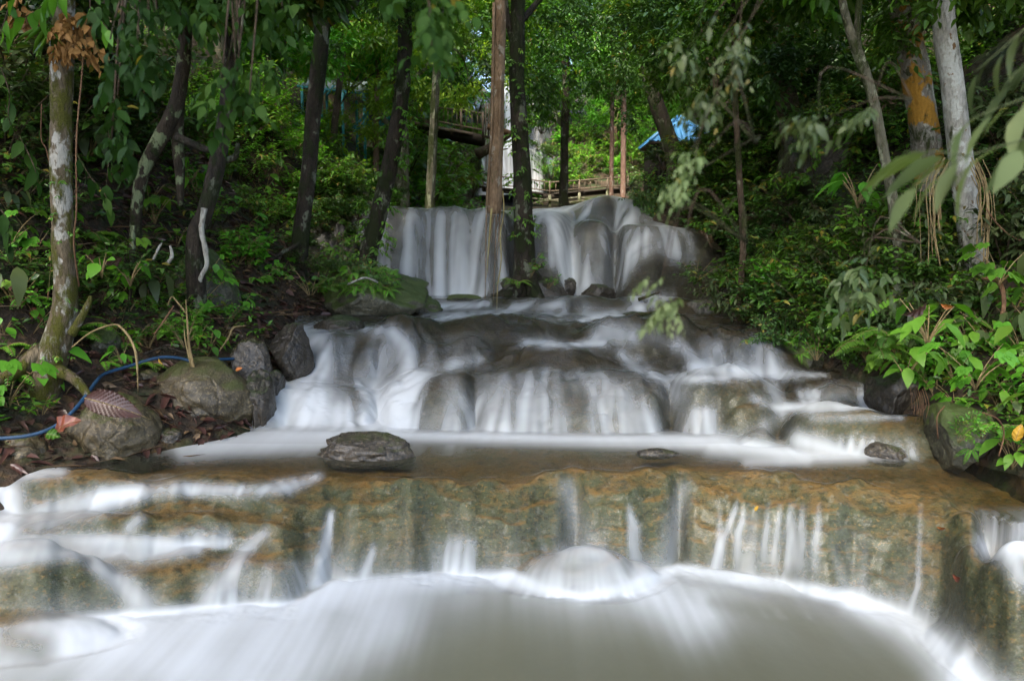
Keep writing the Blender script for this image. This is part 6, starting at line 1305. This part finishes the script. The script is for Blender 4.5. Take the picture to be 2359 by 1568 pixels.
for lab, a, b, c, L, mat in (('small bright orange leaf stuck on the front ledge', 2168, 1215, 5.45, .06, 'dead_leaf_orange'), ('dull red leaf stuck low on the ledge near the lower boulder', 2208, 1332, 4.85, .09, 'dead_leaf_red'), ('tiny pale orange leaf on the mossy ledge crest', 1742, 1170, 5.75, .045, 'dead_leaf_yellow'), ('yellow leaf on the litter above the big brown boulder', 369, 832, 7.7, .07, 'dead_leaf_yellow'), ('orange scrap of leaf on the brown boulder end', 550, 850, 7.5, .07, 'dead_leaf_orange'), ('orange leaf caught in the fern clump at the bank edge', 2180, 705, 6.8, .10, 'dead_leaf_orange'), ('brown curled leaf hanging below the lichen tree', 256, 600, 8.4, .22, 'dead_leaf'), ('reddish dry leaf on the dark bank beside the mossy trunk', 84, 730, 7.6, .2, 'dead_leaf_red'), ('yellow leaf tip beside the moss covered boulder', 2345, 996, 6.1, .14, 'dead_leaf_yellow'), ('pink brown withered leaf among the leafy bank plants', 2110, 715, 6.6, .2, 'dead_leaf')):
    dead_leaf(lab, a, b, c, L, L * .55, .4 + a * .01, .9, mat, .3, 4)
# leaf litter, nobody could count it
lv2 = Leaves(); n = 6500; x = _rs2.uniform(-8, -2.6, n); y = _rs2.uniform(6.4, 14, n); z = terr(x, y) + .012
lv2.add(np.stack([x, y, z], -1), rdir(_rs2, n, -.25, .3), UP + _rs2.normal(0, .4, (n, 3)), _rs2.uniform(.07, .2, n), _rs2.uniform(.03, .09, n), .5, .4)
o = setting(link('leaf_litter', with_mat(lv2.mesh('leaf_litter'), 'dead_leaf')), 'stuff')
lv2 = Leaves(); n = 1500; x = _rs2.uniform(-8, -2.6, n); y = _rs2.uniform(6.4, 14, n); z = terr(x, y) + .02
lv2.add(np.stack([x, y, z], -1), rdir(_rs2, n, -.25, .5), UP + _rs2.normal(0, .5, (n, 3)), _rs2.uniform(.05, .16, n), _rs2.uniform(.02, .07, n), .5, .6)
setting(link('leaf_litter', with_mat(lv2.mesh('leaf_litter'), 'dry_leaf')), 'stuff')
lv2 = Leaves(); n = 900; x = _rs2.uniform(-8, -2.6, n); y = _rs2.uniform(6.4, 14, n); z = terr(x, y) + .025
lv2.add(np.stack([x, y, z], -1), rdir(_rs2, n, -.1, .3), UP + _rs2.normal(0, .3, (n, 3)), _rs2.uniform(.15, .55, n), _rs2.uniform(.006, .014, n), .5, .1)
setting(link('twig_litter', with_mat(lv2.mesh('twig_litter'), 'dry_leaf')), 'stuff')
# sprays hanging into the view from trees at the viewer's side
def spray(label, mat, twigs, leafL, ratio, seed, name='overhanging_branch', hang=.3, nl=9, hi=True, droop=.35, tint=(.2, .9), spread=.8):
    rs = np.random.RandomState(seed); t = thing(name, label, 'branch', V(*twigs[0][0])); lv = Leaves(); mb = MB()
    for pts in twigs:
        Q = np.array([V(*p) for p in pts]); mb.tube(Q, np.linspace(.006, .002, len(Q)) * (1 if Q[0][1] > 4 else .4), 6, .1, seed, 4)
        for a, b in zip(Q[:-1], Q[1:]):
            l = np.linalg.norm(b - a); k = max(int(l / (leafL * .42)), 2)
            sprig(lv, rs, a[None], (b - a)[None], l, min(k, nl), leafL, ratio, droop, spread, tint, hi, hang)
    o = link('foliage', with_mat(lv.mesh('foliage'), mat), None, None); o.parent = t; o.location = -V(*twigs[0][0])
    mb.build('twig', M['bark_brown' if twigs[0][0][2] > 4 else 'green_twig'], t)
def tw(x0, y0, x1, y1, y, n=4, seed=0):
    r = random.Random(seed); return [(x0 + (x1 - x0) * k / n + r.uniform(-16, 16), y0 + (y1 - y0) * k / n + r.uniform(-10, 10), y) for k in range(n + 1)]
def leaf_mass(label, mat, poly, y, n, leafL, seed, tint, origin, name='overhanging_branch', depth=.5, ratio=.55, tw=1.0):
    """the end of a bough: many short twigs filling a patch of the view at about y metres"""
    rs = np.random.RandomState(seed); r = random.Random(seed); t = thing(name, label, 'branch', V(*origin, y)); lv = Leaves(); mb = MB(); k = 0
    xs = [p[0] for p in poly]; ys = [p[1] for p in poly]; O = V(*origin, y)
    while k < n:
        a, b = r.uniform(min(xs), max(xs)), r.uniform(min(ys), max(ys))
        if not inside(poly, a, b) or vn(a / 55, b / 55, seed, 5) < -.22: continue
        k += 1; P = V(a, b, y + r.uniform(-depth, depth)); d = norm(P - O) * .6 + rs.normal(0, .45, 3) - UP * .15
        ct = r.uniform(tint[0], tint[1])
        sprig(lv, rs, P[None], d[None], leafL * r.uniform(1.6, 2.8), 6, leafL * r.uniform(.75, 1.25), ratio, .4, 1.0, (max(ct - .1, 0), min(ct + .1, .95)), True, .45)
        if k % 5 == 0: mb.tube([O, (O + P) / 2 + UP * .12 + rs.normal(0, .05, 3), P], np.array([.010, .007, .003]) * tw, 6, .1, k, 4)
    o = link('foliage', with_mat(lv.mesh('foliage'), mat)); o.parent = t; o.location = -O
    mb.build('twig', M['bark_brown'], t)
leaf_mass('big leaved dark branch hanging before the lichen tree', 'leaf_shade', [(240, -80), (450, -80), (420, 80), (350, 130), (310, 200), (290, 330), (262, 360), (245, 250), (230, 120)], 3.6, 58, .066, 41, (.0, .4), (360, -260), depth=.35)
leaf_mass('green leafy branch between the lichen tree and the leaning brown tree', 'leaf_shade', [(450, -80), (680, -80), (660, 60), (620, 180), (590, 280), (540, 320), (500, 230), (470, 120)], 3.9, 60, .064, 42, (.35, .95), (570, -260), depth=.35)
spray('dark leafy branch drooping at the top of the mossy tree', 'leaf_mid', [tw(230, -100, 30, 60, 6.6, 4, 21), tw(200, -40, 270, 110, 6.5, 3, 22), tw(120, -80, 100, 40, 6.6, 3, 23), tw(60, -80, 0, 110, 6.5, 3, 24)], .19, .55, 43, tint=(.1, .7), hang=.5)
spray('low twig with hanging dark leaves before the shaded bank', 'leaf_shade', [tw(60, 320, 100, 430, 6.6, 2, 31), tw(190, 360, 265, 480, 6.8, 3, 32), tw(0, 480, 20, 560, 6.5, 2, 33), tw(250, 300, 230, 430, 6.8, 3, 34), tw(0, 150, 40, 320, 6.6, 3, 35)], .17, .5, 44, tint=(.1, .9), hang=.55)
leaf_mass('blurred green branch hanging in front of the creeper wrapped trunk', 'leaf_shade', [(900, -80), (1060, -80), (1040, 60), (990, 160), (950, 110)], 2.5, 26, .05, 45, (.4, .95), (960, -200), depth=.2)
leaf_mass('pale soft leaf spray drifting before the dark ledge under the hut', 'leaf_pale', [(1515, 372), (1600, 350), (1675, 348), (1660, 385), (1590, 400), (1600, 440), (1545, 452), (1525, 425), (1560, 395)], 1.9, 20, .026, 46, (.2, .9), (1740, 330), depth=.05, ratio=.42, tw=.25)
leaf_mass('pale yellow green leaf spray hanging low over the terrace beside the falls', 'leaf_pale', [(1490, 630), (1600, 632), (1612, 668), (1580, 690), (1545, 730), (1515, 715), (1545, 665)], 1.9, 22, .026, 47, (.5, .95), (1720, 560), depth=.05, ratio=.42, tw=.25)
leaf_mass('grey green leaf spray hanging high above the hut', 'leaf_grey', [(1570, 60), (1660, 20), (1730, 40), (1720, 150), (1660, 200), (1630, 260), (1600, 240), (1610, 150), (1570, 120)], 2.3, 34, .036, 48, (.3, .95), (1800, -60), depth=.08, ratio=.42, tw=.25)
spray('large pale leaved branch reaching in front of the whitish trunk', 'leaf_pale', [[(2440, 300, 1.75), (2330, 330, 1.7), (2230, 360, 1.7), (2150, 400, 1.7), (2100, 430, 1.7)], [(2440, 190, 1.8), (2350, 230, 1.75), (2270, 260, 1.75), (2210, 290, 1.75)], [(2230, 360, 1.7), (2160, 350, 1.7), (2080, 350, 1.7)]], .135, .40, 49, hang=.6, nl=8, droop=.3)
spray('green branch tips hanging in the upper corner beyond the whitish trunk', 'leaf_grey', [[(2440, 20, 1.9), (2370, 60, 1.9), (2300, 120, 1.9), (2240, 170, 1.9)], [(2440, 110, 1.9), (2380, 130, 1.9), (2310, 200, 1.9)]], .11, .33, 50, hang=.5, nl=6)
leaf_mass('grey green twig drooping across the shaded cliff block', 'leaf_grey', [(1870, 260), (1960, 225), (2030, 230), (2000, 270), (1930, 320), (1880, 330)], 2.1, 16, .042, 51, (.3, .9), (2100, 230), depth=.06, ratio=.36, tw=.25)
leaf_mass('grey leafy twig swaying above the leafy bank', 'leaf_grey', [(1920, 610), (2020, 590), (2060, 620), (2000, 680), (1940, 720)], 3.4, 18, .065, 52, (.2, .9), (2120, 560), depth=.1, ratio=.42, tw=.4)
# clumps on the mossy tree
t = thing('dry_fern', 'orange brown withered fern clump on the top of the mossy tree', 'fern', V(196, 80, 7.0)); lv = Leaves(); rs = np.random.RandomState(4)
for a, b in ((60, 15), (150, 45), (190, 55), (196, 95), (135, 95)):
    sprig(lv, rs, V(a, b, 7.0) + rs.normal(0, .04, (8, 3)), rdir(rs, 8, -1, .1), .16, 7, .085, .6, .5, 1, (.1, .9), False, .5)
o = link('foliage', with_mat(lv.mesh('foliage'), 'dry_fern')); o.parent = t; o.location = -V(196, 80, 7.0)
t = thing('epiphyte', 'strap leaved green epiphyte clinging high on the mossy tree', 'plant', V(112, 60, 7.05)); lv = Leaves(); n = 26
d = rdir(rs, n, -.9, .5); lv.add(V(112, 62, 7.05) + rs.normal(0, .015, (n, 3)), d, UP + rs.normal(0, .4, (n, 3)), rs.uniform(.12, .28, n), .022, rs.uniform(.4, .9, n), .6)
o = link('foliage', with_mat(lv.mesh('foliage'), 'leaf_mid')); o.parent = t; o.location = -V(112, 60, 7.05)
